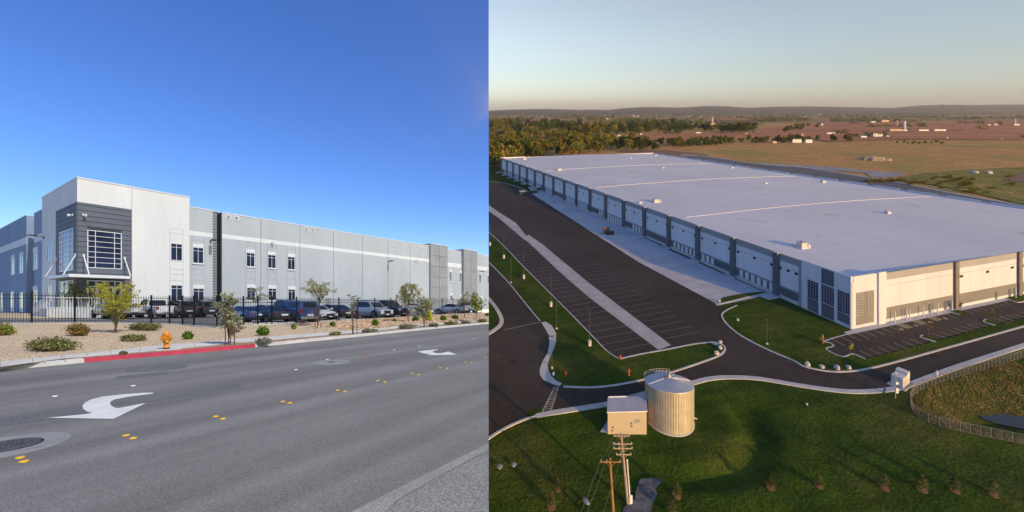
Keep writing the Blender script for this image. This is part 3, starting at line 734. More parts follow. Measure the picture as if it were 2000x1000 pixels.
cars = [('sedan', grey_p, 'dark grey car half hidden behind the yellow-green tree', 'car', 233, 621.5, 1, 0),
 ('sedan', silver, 'silver sedan left of the white pickup, its tail to the fence', 'car', 263, 621.8, 1, 0),
 ('pickup', white_p, 'white pickup truck with an open bed near the entrance', 'pickup', 325, 620.8, 1, 0),
 ('suv', black_p, 'black boxy suv beside the white pickup', 'suv', 370, 621, 1, 0),
 ('suv', navy, 'dark blue suv right of the black boxy one, partly behind a staked tree', 'suv', 414, 620, 1, 0),
 ('coupe', blue, 'bright blue small car right of the bushy staked tree', 'car', 508, 631.5, 1, 0),
 ('sedan', navy, 'dark navy sedan tail on between the small blue car and the blue pickup', 'car', 556, 631.5, 1, 0),
 ('pickup', blue, 'blue pickup truck with a topper over its bed and chrome bumper', 'pickup', 606, 630.5, 1, 0),
 ('sedan', white_p, 'white sedan nose to the fence right of the blue pickup', 'car', 646, 627, 0, 0),
 ('sedan', navy, 'navy sedan with red tail lights between the white sedan and the silver suv', 'car', 680, 625, 1, 0),
 ('suv', silver, 'silver suv facing the fence left of the round drooping tree', 'suv', 757, 622, 0, 0),
 ('pickup', black_p, 'black pickup truck nose to the fence behind the round drooping tree', 'pickup', 790, 619.8, 0, 0),
 ('sedan', silver, 'pale sedan farther back in the lot behind the grey-green tree', 'car', 822, 606.5, 1, .3),
 ('sedan', silver, 'silver sedan seen side on near the right end of the fence', 'car', 908, 614, 1, .15),
 ('suv', white_p, 'white suv behind the silver sedan near the right end of the fence', 'suv', 930, 611, 1, 0)]
for k, c, lb, ct, u, v, ni, tn_ in cars:
    o = make_car(k, c, lb, ct, topper='topper' in lb); park(o, u, v, KIND[k][0], bool(ni), tn_)
# concrete wheel stops poking out under the fence
b = MB(); b.hexa([(-.9,-.09,0),(.9,-.09,0),(.9,.09,0),(-.9,.09,0),(-.88,-.05,.13),(.88,-.05,.13),(.88,.05,.13),(-.88,.05,.13)]); ws = b.build('wheel_stop', M['concrete_w'])
for i, (u, v, q) in enumerate(((470,634.5,'beside the bushy staked tree'),(519,634,'under the small blue car'),(566,632,'under the navy sedan tail'),(640,628.5,'under the white sedan nose'),(676,626,'under the red tail lights'))):
    x, y = pw(u, v-1, .41); o = ws if i == 0 else dup(ws, None)
    o.location = (x, y, .405); o.rotation_euler = (0, 0, math.atan2(.85,.527)); tag(o, f'white concrete wheel stop {q}', 'wheel stop', 'wheel stops along the fence')

# ================================================================== HYDRANT
hx, hy_ = pw(325, 681.5, .17); HO = (hx, hy_, .17)
hd = thing('fire_hydrant', 'yellow fire hydrant with a black foot beside the red kerb', 'fire hydrant', HO)
M['hyd'] = mat('hydrant yellow', (.70,.27,.02), .5, .14, 5, bmp=.1, stain=((.45,.2,.05), 9, .66))
b = MB(); b.lathe(hx, hy_, [(.115,.22),(.13,.235),(.13,.255),(.1,.27),(.085,.30),(.082,.38),(.085,.42),(.135,.43),(.135,.46),(.12,.47),(.115,.52),(.118,.66),(.135,.665),(.145,.69),(.145,.71),(.125,.72)], 18); b.build('barrel', M['hyd'], hd, org=HO, smooth=True)
b = MB(); b.lathe(hx, hy_, [(.13,.72),(.125,.77),(.10,.82),(.06,.86),(.03,.875),(.03,.92),(.02,.925)], 18); b.build('bonnet', M['hyd'], hd, org=HO, smooth=True)
for dx, dy, r in ((-.17,-.05,.06),(.17,.02,.06),(.03,-.18,.08)):
    b = MB(); b.tube((hx,hy_,.6),(hx+dx,hy_+dy,.6), r, r*.95, 10); b.tube((hx+dx*.85,hy_+dy*.85,.6),(hx+dx*1.12,hy_+dy*1.12,.6), r*1.25, r*1.2, 8); b.tube((hx+dx*1.12,hy_+dy*1.12,.6),(hx+dx*1.25,hy_+dy*1.25,.6), .025, .025, 5); b.build('outlet_cap', M['hyd'], hd, org=HO)
b = MB(); b.lathe(hx, hy_, [(.10,.17),(.105,.219)], 14); b.build('foot', M['black'], hd, org=HO)
b = MB(); b.rbox(hx, hy_-.02, .12, .8, .65, .172, .9); b.build('base_slab', M['concrete_w'], hd, org=HO)

# ================================================================== PLANTS
M['bark'] = mat('grey-brown bark', (.13,.10,.075), .9, .3, 6, bmp=.3, bscale=40); M['stake'] = mat('rusty stake', (.15,.05,.03), .85, .25, 6); M['bark_green'] = mat('green bark', (.18,.2,.07), .8, .2, 5)
M['lf_yellow'] = leafmat('palo verde leaf', (.66,.60,.07)); M['lf_yellow2'] = leafmat('palo verde leaf pale', (.46,.45,.09))
M['lf_olive'] = leafmat('olive leaf', (.33,.32,.17)); M['lf_olive2'] = leafmat('olive leaf pale', (.46,.44,.27))
M['lf_mesq'] = leafmat('mesquite leaf', (.22,.22,.07)); M['lf_mesq2'] = leafmat('mesquite leaf pale', (.35,.33,.14))
M['lf_green'] = leafmat('bright shrub leaf', (.14,.25,.025)); M['lf_green2'] = leafmat('bright shrub leaf pale', (.28,.36,.06))
M['lf_dry'] = leafmat('dry leaf', (.30,.24,.13)); M['lf_orange'] = leafmat('orange leaf', (.40,.22,.05)); M['lf_grey'] = leafmat('grey leaf', (.28,.27,.21))
def leaf(b, p, s, rnd, mi, droop=0, long=2.2):
    a, e = rnd.uniform(0, 6.28), rnd.uniform(-1, 1)-droop
    d = Vector((math.cos(a)*math.cos(e), math.sin(a)*math.cos(e), math.sin(e))); n = d.orthogonal(); n.rotate(__import__('mathutils').Quaternion(d, rnd.uniform(0, 6.28)))
    p = Vector(p); l = d*s*long/2; n = n*s/2
    b.add([p-l, p+n, p+l, p-n], [(0,1,2,3)], mi)
def curve(p, q, bend, n, rnd, wob=0):
    out = []
    for i in range(n+1):
        f = i/n; x = Vector(p).lerp(Vector(q), f); x.z += bend*4*f*(1-f); x += Vector((rnd.uniform(-wob,wob), rnd.uniform(-wob,wob), rnd.uniform(-wob,wob)*.5))*(f if f < 1 else 0)*(1 if 0 < f < 1 else 0); out.append(x)
    return out
def tree(name, label, cat, base, H, fork, crown, mats, bark, seed, limbs=7, twigs=7, leaves=26, ls=.07, droop=0, tr=.06, hang=0, multi=1, group='street trees', place=W, kind=None):
    """crown: (rx, ry, rz, zc)"""
    rnd = random.Random(seed); rx, ry, rz, zc = crown; t = thing(name, label, cat, base, place, group)
    tb, cb_ = MB(), MB(); org = base
    for m_ in range(multi):
        lean = Vector((rnd.uniform(-.12,.12), rnd.uniform(-.12,.12), 0))*(2.5 if multi > 1 else 1)
        top = Vector((lean.x*fork, lean.y*fork, fork)); pts = curve((0,0,0), top, 0, 4, rnd, .03*fork)
        pts[0] = Vector((0,0,-.05))
        for i, (a, c) in enumerate(zip(pts, pts[1:])): tb.tube(a, c, tr*(1-.1*i), tr*(1-.1*(i+1)), 7)
        for l in range(limbs):
            a = 2*math.pi*(l+rnd.random()*.8)/limbs; k = rnd.uniform(.45, 1); el = rnd.uniform(-.4, 1)
            tip = Vector((math.cos(a)*rx*k*math.cos(el*1.2), math.sin(a)*ry*k*math.cos(el*1.2), zc+rz*math.sin(el*1.4)*.9))
            lp = curve(top*rnd.uniform(.8,1), tip, .12*H*rnd.uniform(.2,1), 5, rnd, .05*H)
            for i, (p, q) in enumerate(zip(lp, lp[1:])): tb.tube(p, q, tr*.5*(1-i/6), tr*.5*(1-(i+1)/6), 5, cap=False)
            mi = rnd.choice((0,0,1))
            for g in range(twigs):
                s0 = lp[rnd.choice((2,3,4,5))]; d = Vector((rnd.gauss(0,1), rnd.gauss(0,1), rnd.gauss(.2-hang,.7))).normalized()
                ln = rnd.uniform(.25,.6)*min(rx, rz); e = s0+d*ln; e.z -= hang*ln*rnd.random()
                tw = curve(s0, e, .1*ln, 3, rnd, .05*ln)
                for p, q in zip(tw, tw[1:]): tb.tube(p, q, tr*.10, tr*.07, 3, cap=False)
                for _ in range(leaves):
                    f = rnd.uniform(.2, 1.08); p = s0.lerp(e, f)+Vector((rnd.gauss(0,1), rnd.gauss(0,1), rnd.gauss(-hang*.7,1)))*ln*.17
                    leaf(cb_, p, ls*rnd.uniform(.6,1.4), rnd, mi if rnd.random() < .7 else 1-mi, droop)
    for mb in (tb, cb_): mb.v = [(x+org[0], y+org[1], z+org[2]) for x, y, z in mb.v]
    tb.build('trunk', bark, t, place, org, shear=0); cb_.build('crown', mats, t, place, org, shear=0)
    return t
px = lambda n, y: n*y/FOC        # metres of n photo pixels at distance y
def at_w(u, v, z): x, y = pw(u, v, z); return (x, y, z)
LY, LO, LM, LG = [M['lf_yellow'],M['lf_yellow2']], [M['lf_olive'],M['lf_olive2']], [M['lf_mesq'],M['lf_mesq2']], [M['lf_green'],M['lf_green2']]
LM2 = [M['lf_mesq2'],M['lf_olive2']]
p = at_w(150, 618, .55); tree('desert_tree', 'thin drooping grey-green tree between the fence and the entrance canopy', 'tree', p, 4, 1.9, (1.1,1.0,1.35,2.75), LM, M['bark'], 11, 9, 9, 34, .06, .8, .05, .9)
p = pbed(224, 650); y = p[1]; k = 1.0
tree('palo_verde', 'yellow-green feathery palo verde in front of the fence with a brown stake', 'tree', p, 2.9, .5, (1.75,1.3,.85,1.75), LY, M['bark_green'], 12, 9, 11, 24, .036, .1, .03, -.35, 2)
p = pbed(447, 672); tree('young_tree', 'bushy olive-green young tree on stakes by the end of the red kerb', 'tree', p, 2.4, .3, (.62,.52,1.05,1.12), LO, M['bark'], 13, 14, 10, 22, .048, 0, .03, 0)
p = at_w(505, 622, .4); tree('mesquite', 'sparse mesquite behind the small blue car', 'tree', p, 3.4, 1.7, (1.35,1.2,.75,2.45), LM2, M['bark'], 14, 7, 6, 16, .05, .4, .05, .4)
p = pbed(621, 638); tree('mesquite', 'wide umbrella-shaped mesquite with three stakes behind the riprap', 'tree', p, 3.3, 1.8, (1.3,1.2,.62,2.75), LM2, M['bark'], 15, 13, 10, 24, .034, .3, .045, .25)
p = pbed(689, 652); tree('young_tree', 'thin upright young tree with few leaves right of the umbrella-shaped mesquite', 'tree', p, 2.9, .8, (.4,.38,.95,1.75), LO, M['bark'], 16, 6, 4, 12, .045, 0, .03, 0)
p = pbed(797, 629); tree('mesquite', 'round drooping green mesquite in front of the black pickup', 'tree', p, 3.9, 1.7, (1.35,1.25,.9,2.75), LM, M['bark'], 17, 15, 10, 28, .042, .6, .05, .7)
p = pbed(829, 637); tree('young_tree', 'grey-green feathery young tree on stakes in front of the round drooping mesquite', 'tree', p, 2.3, .6, (.75,.7,.8,1.45), [M['lf_olive2'],M['lf_mesq2']], M['bark'], 18, 10, 9, 34, .055, 0, .03, 0)
p = pbed(907, 622); tree('mesquite', 'thin arching mesquite by the silver sedan tail', 'tree', p, 3.3, 1.5, (1.35,1.2,.75,2.2), LM2, M['bark'], 19, 8, 6, 16, .05, .6, .05, .5)
p = pbed(929, 628); tree('palo_verde', 'bright yellow-green young tree at the right end of the fence', 'tree', p, 3.3, .7, (.75,.7,1.2,1.75), [M['lf_yellow2'],M['lf_mesq2']], M['bark_green'], 20, 10, 9, 30, .06, 0, .04, 0)
# stakes
st = MB(); st.tube((0,0,-.05),(0,0,1.0),.022,.02,6); stp = st.build('tree_stake', M['stake'])
for i, (u, v, hh, q) in enumerate(((227,651,1.55,'of the yellow-green palo verde'),(440,674,1.5,'left one under the bushy olive tree'),(450,674,.9,'middle one under the bushy olive tree'),(458,673.5,.8,'right one under the bushy olive tree'),
        (615.5,641.5,1.6,'left one at the umbrella-shaped mesquite'),(620,641,1.65,'middle one at the umbrella-shaped mesquite'),(627,641,1.5,'right one at the umbrella-shaped mesquite'),(690,653.5,1.5,'left one at the thin upright tree'),(697,652.5,1.2,'right one at the thin upright tree'),
        (797.5,630,1.3,'at the round drooping mesquite'),(827,638.5,.8,'left one at the grey-green feathery tree'),(829.5,638.5,.8,'middle one at the grey-green feathery tree'),(832.5,638,.8,'right one at the grey-green feathery tree'),(926,628,.6,'left one at the last tree'),(929.5,628,.6,'right one at the last tree'),(908,622,1.2,'at the thin arching mesquite'))):
    x, y, z = pbed(u, v); o = stp if i == 0 else dup(stp, None)
    o.location = (x, y, z); o.scale = (1, 1, hh); tag(o, f'rusty brown tree stake, {q}', 'stake', 'tree stakes')
def shrub(label, u, v, wd, ht, mats, seed, dens=1.0, ls=.04, cat='shrub', name='shrub', zf=None):
    x, y, z = pbed(u, v) if zf is None else (*pw(u, v, zf), zf); rnd = random.Random(seed); t = thing(name, label, cat, (x,y,z), W, 'desert shrubs')
    w_, h_ = px(wd, y)/2*.9, px(ht, y); fb, sb = MB(), MB(); n = int(60*dens)
    for _ in range(n):
        a = rnd.uniform(0, 6.28); r = math.sqrt(rnd.random()); tip = Vector((math.cos(a)*r*w_, math.sin(a)*r*w_*.8, h_*(.35+.65*(1-r*r)**.5)*rnd.uniform(.6,1.05)))
        b0 = Vector((tip.x*.35, tip.y*.35, -.02)); sb.tube(b0, tip, .006, .003, 3, cap=False); mi = rnd.choice((0,0,1)) if len(mats) > 1 else 0
        for _ in range(int(22*dens) if dens < 1 else 24):
            f = rnd.uniform(.35, 1.05); p = b0.lerp(tip, f)+Vector((rnd.gauss(0,1), rnd.gauss(0,1), rnd.gauss(0,.8)))*w_*.10
            if p.z < 0: p.z = abs(p.z)*.5
            leaf(fb, p, ls*rnd.uniform(.6,1.4), rnd, mi if rnd.random() < .75 else rnd.randrange(len(mats)))
    for mb in (fb, sb): mb.v = [(a+x, b_+y, c+z) for a, b_, c in mb.v]
    fb.build('foliage', mats, t, org=(x,y,z)); sb.build('stem', M['bark'], t, org=(x,y,z))
LL = [M['lf_mesq'], M['lf_mesq2']]
shrub('large low spreading olive shrub on the tan gravel nearest the road', 101, 682, 92, 20, LL, 31, 2.2, .035)
shrub('rounded shrub with orange and green leaves on the gravel near the fence', 152, 656, 42, 27, [M['lf_orange'],M['lf_mesq']], 32, 1.3, .035)
shrub('yellow and green shrub cut by the left edge of the picture', 4, 655, 46, 24, [M['lf_green2'],M['lf_orange']], 33, 1.3, .035)
shrub('wide low green shrub at the fence between the yellow-green tree and the hydrant', 284, 645, 62, 15, LL, 34, 1.8, .035)
shrub('low olive shrub below the wide one, left of the hydrant', 261, 664, 50, 13, LL, 35, 1.5, .035)
shrub('small round dark green shrub right of the hydrant', 367, 662, 22, 16, [M['lf_green'],M['lf_mesq']], 36, 1.0, .035)
shrub('bright green rounded shrub on the riprap right of the bushy staked tree', 514, 655, 25, 18, LG, 37, 1.3, .04)
shrub('grey-green low shrub in the verge at the end of the red kerb', 516, 671, 32, 11, [M['lf_grey'],M['lf_mesq2']], 38, 1.1, .035, zf=.15)
shrub('small green shrub on the riprap below the blue pickup', 573, 643, 12, 10, LG, 39, .7, .04)
shrub('small green shrub at the fence below the navy sedan', 650, 638, 14, 11, LG, 40, .8, .04)
shrub('yellow-green shrub behind the fence in front of the silver suv', 716, 621, 28, 16, [M['lf_green2'],M['lf_yellow2']], 41, 1.2, .05)
shrub('bright green shrub on the riprap in front of the silver suv', 733, 636, 17, 14, LG, 42, .9, .045)
shrub('tiny green shrub on the riprap right of the silver suv', 770, 628, 9, 7, LG, 43, .5, .045)
shrub('green shrub between the round mesquite and the grey-green tree', 812, 628, 15, 12, LG, 44, .9, .05)
shrub('yellowish shrub against the grey-green feathery tree', 838, 627, 18, 20, [M['lf_yellow'],M['lf_green2']], 45, 1.0, .05)
shrub('bright green shrub in front of the silver sedan front wheel', 866, 626, 15, 11, LG, 46, .9, .05)
shrub('bright green shrub in front of the silver sedan rear wheel', 889, 624, 16, 10, LG, 47, .9, .05)
shrub('small green shrub at the far right of the riprap', 951, 618, 8, 7, LG, 48, .6, .05)
LD = [M['lf_dry'], M['lf_grey']]
for i, (u, v, w_, h_, q, ms) in enumerate(((655,654,24,6,'just right of the umbrella-shaped mesquite',LL),(722,649,34,7,'below the silver suv',[M['lf_grey'],M['lf_mesq2']]),(796,642,40,9,'dry brown, left of the grey-green feathery tree',LD),(847,638,24,7,'right of the grey-green feathery tree',LD),(882,634,32,6,'below the silver sedan',LL),(910,632,22,5,'left of the last yellow-green tree',LD),(942,629,26,6,'at the far end of the verge',LL),(241,692,12,5,'tiny, left of the hydrant',LL))):
    shrub(f'low verge shrub along the kerb, {q}', u, v, w_, h_, ms, 50+i, .9, .04, zf=.15)
# riprap below the fence: uncountable broken stone
rnd = random.Random(8); b = MB()
for k in range(5200):
    f = rnd.random()**.9; g = rnd.random(); i = int((.40+.60*f)*(nb-1)); A, B = A_[i], B_[i]
    j = min(i+1, nb-1); s = rnd.random()
    a0 = Vector(A).lerp(Vector(A_[j]), s); b0 = Vector(B).lerp(Vector(B_[j]), s); gg = .04+.92*g
    x, y = a0.x+(b0.x-a0.x)*gg, a0.y+(b0.y-a0.y)*gg
    u = CX+x/y*FOC
    if u < 455+rnd.uniform(-12, 25)+60*(1-gg)*rnd.random() or u > 960: continue
    z = .15+(b0.z-.15)*(1-(1-gg)**1.5)
    b.rock(x, y, z+.02, rnd.uniform(.05,.13), rnd, .8, rnd.choice((0,0,1,2)))
M['rk1'], M['rk2'], M['rk3'] = mat('riprap tan', (.50,.33,.19), .9, .25, 4), mat('riprap pink', (.42,.25,.14), .9, .25, 4), mat('riprap pale', (.60,.48,.36), .9, .2, 4)
stuff(b.build('rubble', [M['rk1'],M['rk2'],M['rk3']]))
rnd = random.Random(9); b = MB()
for k in range(1200):
    i = rnd.randrange(int(nb*.62)); g = rnd.uniform(.03,.97); A, B = A_[i], B_[i]; x, y = A[0]+(B[0]-A[0])*g+rnd.uniform(-.3,.3), A[1]+(B[1]-A[1])*g+rnd.uniform(-.3,.3)
    b.rock(x, y, .15+(B[2]-.15)*(1-(1-g)**1.5)+.01, rnd.uniform(.012,.035), rnd, .7, rnd.choice((0,1,2)), 1)
stuff(b.build('gravel', [M['rk1'],M['rk2'],M['rk3']]))
b = MB(); rnd = random.Random(10)
for k in range(260):
    i = rnd.randrange(len(k2)-1); s = rnd.random(); x, y = k2[i][0]-.05-rnd.random()*.5, k2[i][1]+rnd.random()*.4
    b.rock(x, y, .155, rnd.uniform(.01,.03), rnd, .6, rnd.choice((0,1)))
stuff(b.build('pebbles', [M['rk1'],M['rk2']]))
# ================================================================== HILLSIDE: ground
G = {}
def groundmat(name, base, alt, alt2, sc1, sc2, bmp=.6, bs=1.5, dist=.12, rot=0, stretch=(1,1,1)):
    m, t, s = nodes(name); s.inputs['Roughness'].default_value = .95; s.inputs['Specular IOR Level'].default_value = .1
    v = coords(t, stretch, rot); c, q = noise_mix(t, v, base, alt, sc1, 6, .38, .62); c2, q2 = noise_mix(t, v, (0,0,0), (1,1,1), sc2, 6, .50, .66)
    c = mixc(t, c, alt2, c2); c3, q3 = noise_mix(t, v, (.55,.55,.55), (1,1,1), bs*.8, 6, .3, .7); c = mixc(t, c, c3, 1.0, 'MULTIPLY')
    if name == 'mown grass':
        for a, k, sc_, amt in ((.29, .03, .45, .22), (1.903, .05, .8, .12)):
            vv = coords(t, (k,1,1), -a); c5, q5 = noise_mix(t, vv, mul((1,1,1), 1-amt), (1,1,1), sc_, 3, .4, .6); c = mixc(t, c, c5, 1.0, 'MULTIPLY')
        c6, q6 = noise_mix(t, v, (0,0,0), (1,1,1), .13, 8, .70, .76, .75); c = mixc(t, c, (.20,.12,.05), c6)
    t.links.new(c, s.inputs['Base Color'])
    n = N(t, 'ShaderNodeTexNoise'); n.inputs['Scale'].default_value = bs; n.inputs['Detail'].default_value = 5; t.links.new(v, n.inputs['Vector']); bump(t, s, n.outputs[0], bmp, dist)
    return m
G['grass'] = groundmat('mown grass', (.042,.085,.007), (.072,.125,.010), (.12,.135,.022), .11, .05, .9, 2.2, .25)
G['field'] = groundmat('dry field', (.72,.395,.13), (.56,.30,.10), (.42,.34,.09), .05, .012, .8, .4, 1.0)
G['field_red'] = groundmat('reddish stubble field', (.56,.23,.10), (.64,.29,.13), (.44,.19,.085), .012, .006, .4, .05, 1.5, .3, (.2,1,1))
G['field_far'] = groundmat('far farmland', (.42,.25,.12), (.27,.22,.09), (.48,.24,.12), .0012, .0022, .3, .02, 2)
G['grass_bank'] = groundmat('rough grass bank', (.32,.27,.06), (.20,.21,.045), (.44,.30,.09), .12, .05, 1, .5, .6)
def asphalt_e():
    m, t, s = nodes('new asphalt'); s.inputs['Roughness'].default_value = .85; s.inputs['Specular IOR Level'].default_value = .25
    v = coords(t); c, q = noise_mix(t, v, (.056,.041,.032), (.080,.061,.050), .035, 6, .36, .64); c2, q2 = noise_mix(t, v, (.82,.82,.82), (1,1,1), 1.2, 4, .3, .7); c = mixc(t, c, c2, 1.0, 'MULTIPLY')
    for a, k, sc_, amt in ((1.903, .02, .5, .16), (1.903, .035, 1.6, .10), (.29, .03, .22, .14)):      # tyre wear along the driving directions
        vv = coords(t, (k,1,1), -a); c3, q3 = noise_mix(t, vv, mul((1,1,1), 1-amt), (1,1,1), sc_, 3, .35, .65); c = mixc(t, c, c3, 1.0, 'MULTIPLY')
    c4_, q4 = noise_mix(t, v, (0,0,0), (1,1,1), .16, 6, .66, .72); c = mixc(t, c, (.035,.03,.028), c4_); t.links.new(c, s.inputs['Base Color'])
    n = N(t, 'ShaderNodeTexNoise'); n.inputs['Scale'].default_value = 6; t.links.new(v, n.inputs['Vector']); bump(t, s, n.outputs[0], .25, .03); return m
G['asphalt'] = asphalt_e()
G['concrete'] = mat('yard concrete', (.47,.46,.44), .9, .1, .15, bmp=.1, bscale=5, stain=((.36,.35,.335), .12, .6))
G['concrete_strip'] = mat('trailer pad concrete', (.42,.40,.37), .9, .14, .3, stain=((.33,.31,.29), .4, .6)); G['kerb'] = mat('kerb concrete', (.52,.50,.46), .9, .1, .5)
G['line'] = mat('white stall line', (.19,.18,.17), .85, .2, 1); G['line_y'] = mat('yellow stall line', (.42,.36,.18), .85, .2, 1)
def poly_e(pts, hh, name, m, k=0):
    b = MB(); P = [pe(u, v) for u, v in pts]; b.sheet(P, hh); o = b.build(name, m, None, E); return struct(o)
def kerb_e(pts, wd=.28, hh=.17, name='kerb', m=None):
    P = smooth([pe(u, v) for u, v in pts], 6); b = MB(); o1, o2 = off(P, wd/2), off(P, -wd/2)
    b.strip(h(o1,0), h(o1,hh)); b.strip(h(o1,hh), h(o2,hh)); b.strip(h(o2,hh), h(o2,0)); return struct(b.build(name, m or G['kerb'], None, E))
def smooth(P, n):       # Catmull-Rom
    out = []; Q = [P[0]]+list(P)+[P[-1]]
    for i in range(1, len(Q)-2):
        for k in range(n):
            t = k/n; out.append(tuple(.5*(2*Q[i][a]+(Q[i+1][a]-Q[i-1][a])*t+(2*Q[i-1][a]-5*Q[i][a]+4*Q[i+1][a]-Q[i+2][a])*t*t+(3*Q[i][a]-Q[i-1][a]-3*Q[i+1][a]+Q[i+2][a])*t**3) for a in (0,1)))
    return out+[P[-1]]
SILO = (*pe(1307, 818),)
POND = [pe(u, v) for u, v in ((2000,697),(1950,713),(1880,733),(1822,752),(1790,767),(1778,787),(1790,811),(1830,830),(1880,843),(1940,855),(2000,868))]
POND = smooth(POND, 4); PONDP = POND+[(POND[-1][0]+60, POND[-1][1]+5), (POND[0][0]+60, POND[0][1]+10)]
def inside(p, P):
    r = False; j = len(P)-1
    for i in range(len(P)):
        if (P[i][1] > p[1]) != (P[j][1] > p[1]) and p[0] < (P[j][0]-P[i][0])*(p[1]-P[i][1])/(P[j][1]-P[i][1])+P[i][0]: r = not r
        j = i
    return r
def edge_d(p, P):
    best = 1e9
    for a, c in zip(P, P[1:]):
        dx, dy = c[0]-a[0], c[1]-a[1]; t = max(0, min(1, ((p[0]-a[0])*dx+(p[1]-a[1])*dy)/(dx*dx+dy*dy+1e-9))); best = min(best, math.hypot(p[0]-a[0]-dx*t, p[1]-a[1]-dy*t))
    return best
def sstep(a, c, x): t = max(0, min(1, (x-a)/(c-a))); return t*t*(3-2*t)
def land(x, y):
    m = 1-sstep(73, 79, y); hh = 0
    r = math.hypot(x-SILO[0], (y-SILO[1])*1.2)+noise.noise((x*.13, y*.13, 5))*1.2; q = sstep(-4, 5, x-SILO[0]-.5*(y-SILO[1]))
    hh += m*q*(.25*sstep(5, 9, r)*(1-sstep(9, 12.6, r))-.95*sstep(10, 13, r)*(1-sstep(13, 18, r)))
    r = math.hypot(x-SILO[0], (y-SILO[1]))
    hh += m*(noise.noise((x*.11, y*.11, 3))*.28+noise.noise((x*.35, y*.35, 7))*.10-.08)*(1 if r > 5.5 else .2)
    if inside((x, y), PONDP):
        df, dn = edge_d((x, y), POND[:20]), edge_d((x, y), POND[20:]); q = df/(df+dn+1e-6); hh = -1.95*(sstep(0, .56, q) if q < .56 else 1-sstep(.66, 1.0, q))*sstep(0, 3, min(df, dn))*sstep(0, 9, x-POND[20][0])-.05+noise.noise((x*.4, y*.4, 1))*.15
    return hh
XS = [-12+.8*i for i in range(165)]; YS = [36+.8*i for i in range(78)]
b = MB(); nx = len(XS)
b.add([(x, y, land(x, y)) for y in YS for x in XS], [(j*nx+i, j*nx+i+1, (j+1)*nx+i+1, (j+1)*nx+i) for j in range(len(YS)-1) for i in range(nx-1)])
struct(b.build('grass_ground', G['grass'], None, E, smooth=True))
b = MB(); b.sheet([(-60,97.5),(120,97.5),(260,140),(228,172),(60,330),(-10,400),(-60,400)], .0); b.sheet([(119.1,36),(260,36),(260,140),(119.1,98)], -.01); b.sheet([(-20,-50),(260,-50),(260,36),(-20,36)], -.01)
struct(b.build('grass_ground', G['grass'], None, E))
b = MB(); b.sheet([(-200,100),(400,100),(1200,380),(2600,1800),(-200,1800)], -.35); struct(b.build('field', G['field'], None, E))
b = MB(); b.sheet([(-1500,1700),(2600,1700),(30000,22000),(-4000,22000)], -2.0); struct(b.build('terrain', G['field_far'], None, E))
# asphalt: one sheet for yards and roads, then lawns and concrete on top of it
yard = [(940,350),(975,357),(1007,364),(1036,377),(1247,512),(1399,593),(1412,600),(1409,617),(1420,636),(1450,659),(1500,685),(1550,706),(1572,718),(1618,727),(1660,727),(1700,721),(1760,706),(1850,681),(2060,622),
        (2060,658),(2000,674),(1880,711),(1820,734),(1760,754),(1700,762),(1640,761),(1560,750),(1480,738),(1400,739),(1347,752),(1250,770),(1190,788),(1060,812),(1020,822),(985,838),(955,858),(930,880)]
poly_e(yard, .05, 'asphalt_yard', G['asphalt'])
LAWN = [(940,440),(955,455),(985,482),(1020,519),(1060,559),(1110,609),(1150,650),(1185,686),(1210,702),(1255,692),(1300,684),(1350,674),(1390,669.5),(1408,673),(1416,681),(1408,693),(1380,705),(1330,722),(1290,734),(1220,750),(1160,757.5),(1100,756),(1078,742),(1068,722),(1071,703),(1084,676),(1085,655),(1074,635),(1055,625),(1030,598),(990,549),(955,513),(940,498)]
poly_e(LAWN, .12, 'lawn', G['grass'])
kerb_e([(945,445),(985,482),(1020,519),(1060,559),(1110,609),(1150,650),(1185,686),(1210,702)])
kerb_e([(1210,702),(1255,692),(1300,684),(1350,674),(1390,669.5),(1408,673),(1416,681),(1408,693),(1380,705),(1330,722),(1290,734),(1220,750),(1160,757.5),(1100,756)], .4)
kerb_e([(945,503),(955,513),(990,549),(1030,598),(1055,628)], .3)
poly_e([(1057,631),(1066,629),(1078,637),(1086,652),(1086,668),(1082,682),(1074,700),(1070,712),(1070,722),(1077,736),(1086,745),(1098,750),(1093,756),(1080,752),(1062,744),(1054,733),(1054,722),(1060,706),(1070,690),(1073,672),(1072,656),(1064,642)], .15, 'pavement', G['kerb'])
poly_e([(940,560),(955,590),(966,605),(972,618),(971,630),(962,642),(945,655),(930,640)], .12, 'lawn', G['grass'])
kerb_e([(940,568),(956,586),(970,604),(979,622),(978,634),(966,645),(945,658)], 1.0, .16, 'pavement')
poly_e([(930,340),(958,341),(975,343),(988,345),(1002,350),(1055,369),(1052,374),(1036,377),(1007,364),(978,357),(955,356),(930,354)], .12, 'lawn', G['grass']); kerb_e([(940,355),(978,357),(1007,364),(1036,377)], .4)
# dock apron
APRON = [(1036,377),(1055,369),(1062,366),(1310,490),(1500,574),(1490,579),(1400,598),(1396,592),(1247,512)]
poly_e(APRON, .10, 'concrete_apron', G['concrete'])
b = MB()
for k in range(1, 34):      # sawn joints in the apron
    f = k/34; p, q = pe(1036+(1396-1036)*0+0, 377), None
    a0, a1 = Vector(pe(1036,377)), Vector(pe(1396,592)); c0_, c1 = Vector(pe(1060,366)), Vector(pe(1500,574)); P, Q = a0.lerp(a1, f), c0_.lerp(c1, f)
    b.tube((P.x,P.y,.10),(Q.x,Q.y,.10),.03,.03,3)
struct(b.build('apron_joints', mat('apron joint', (.2,.2,.2), .9), None, E))
poly_e([(1402,592),(1412,582),(1440,576),(1470,572),(1498,570),(1488,574),(1460,580),(1420,590),(1404,594.5)], .16, 'lawn', G['grass']); kerb_e([(1402,594.5),(1425,590),(1462,580.5)], .45)
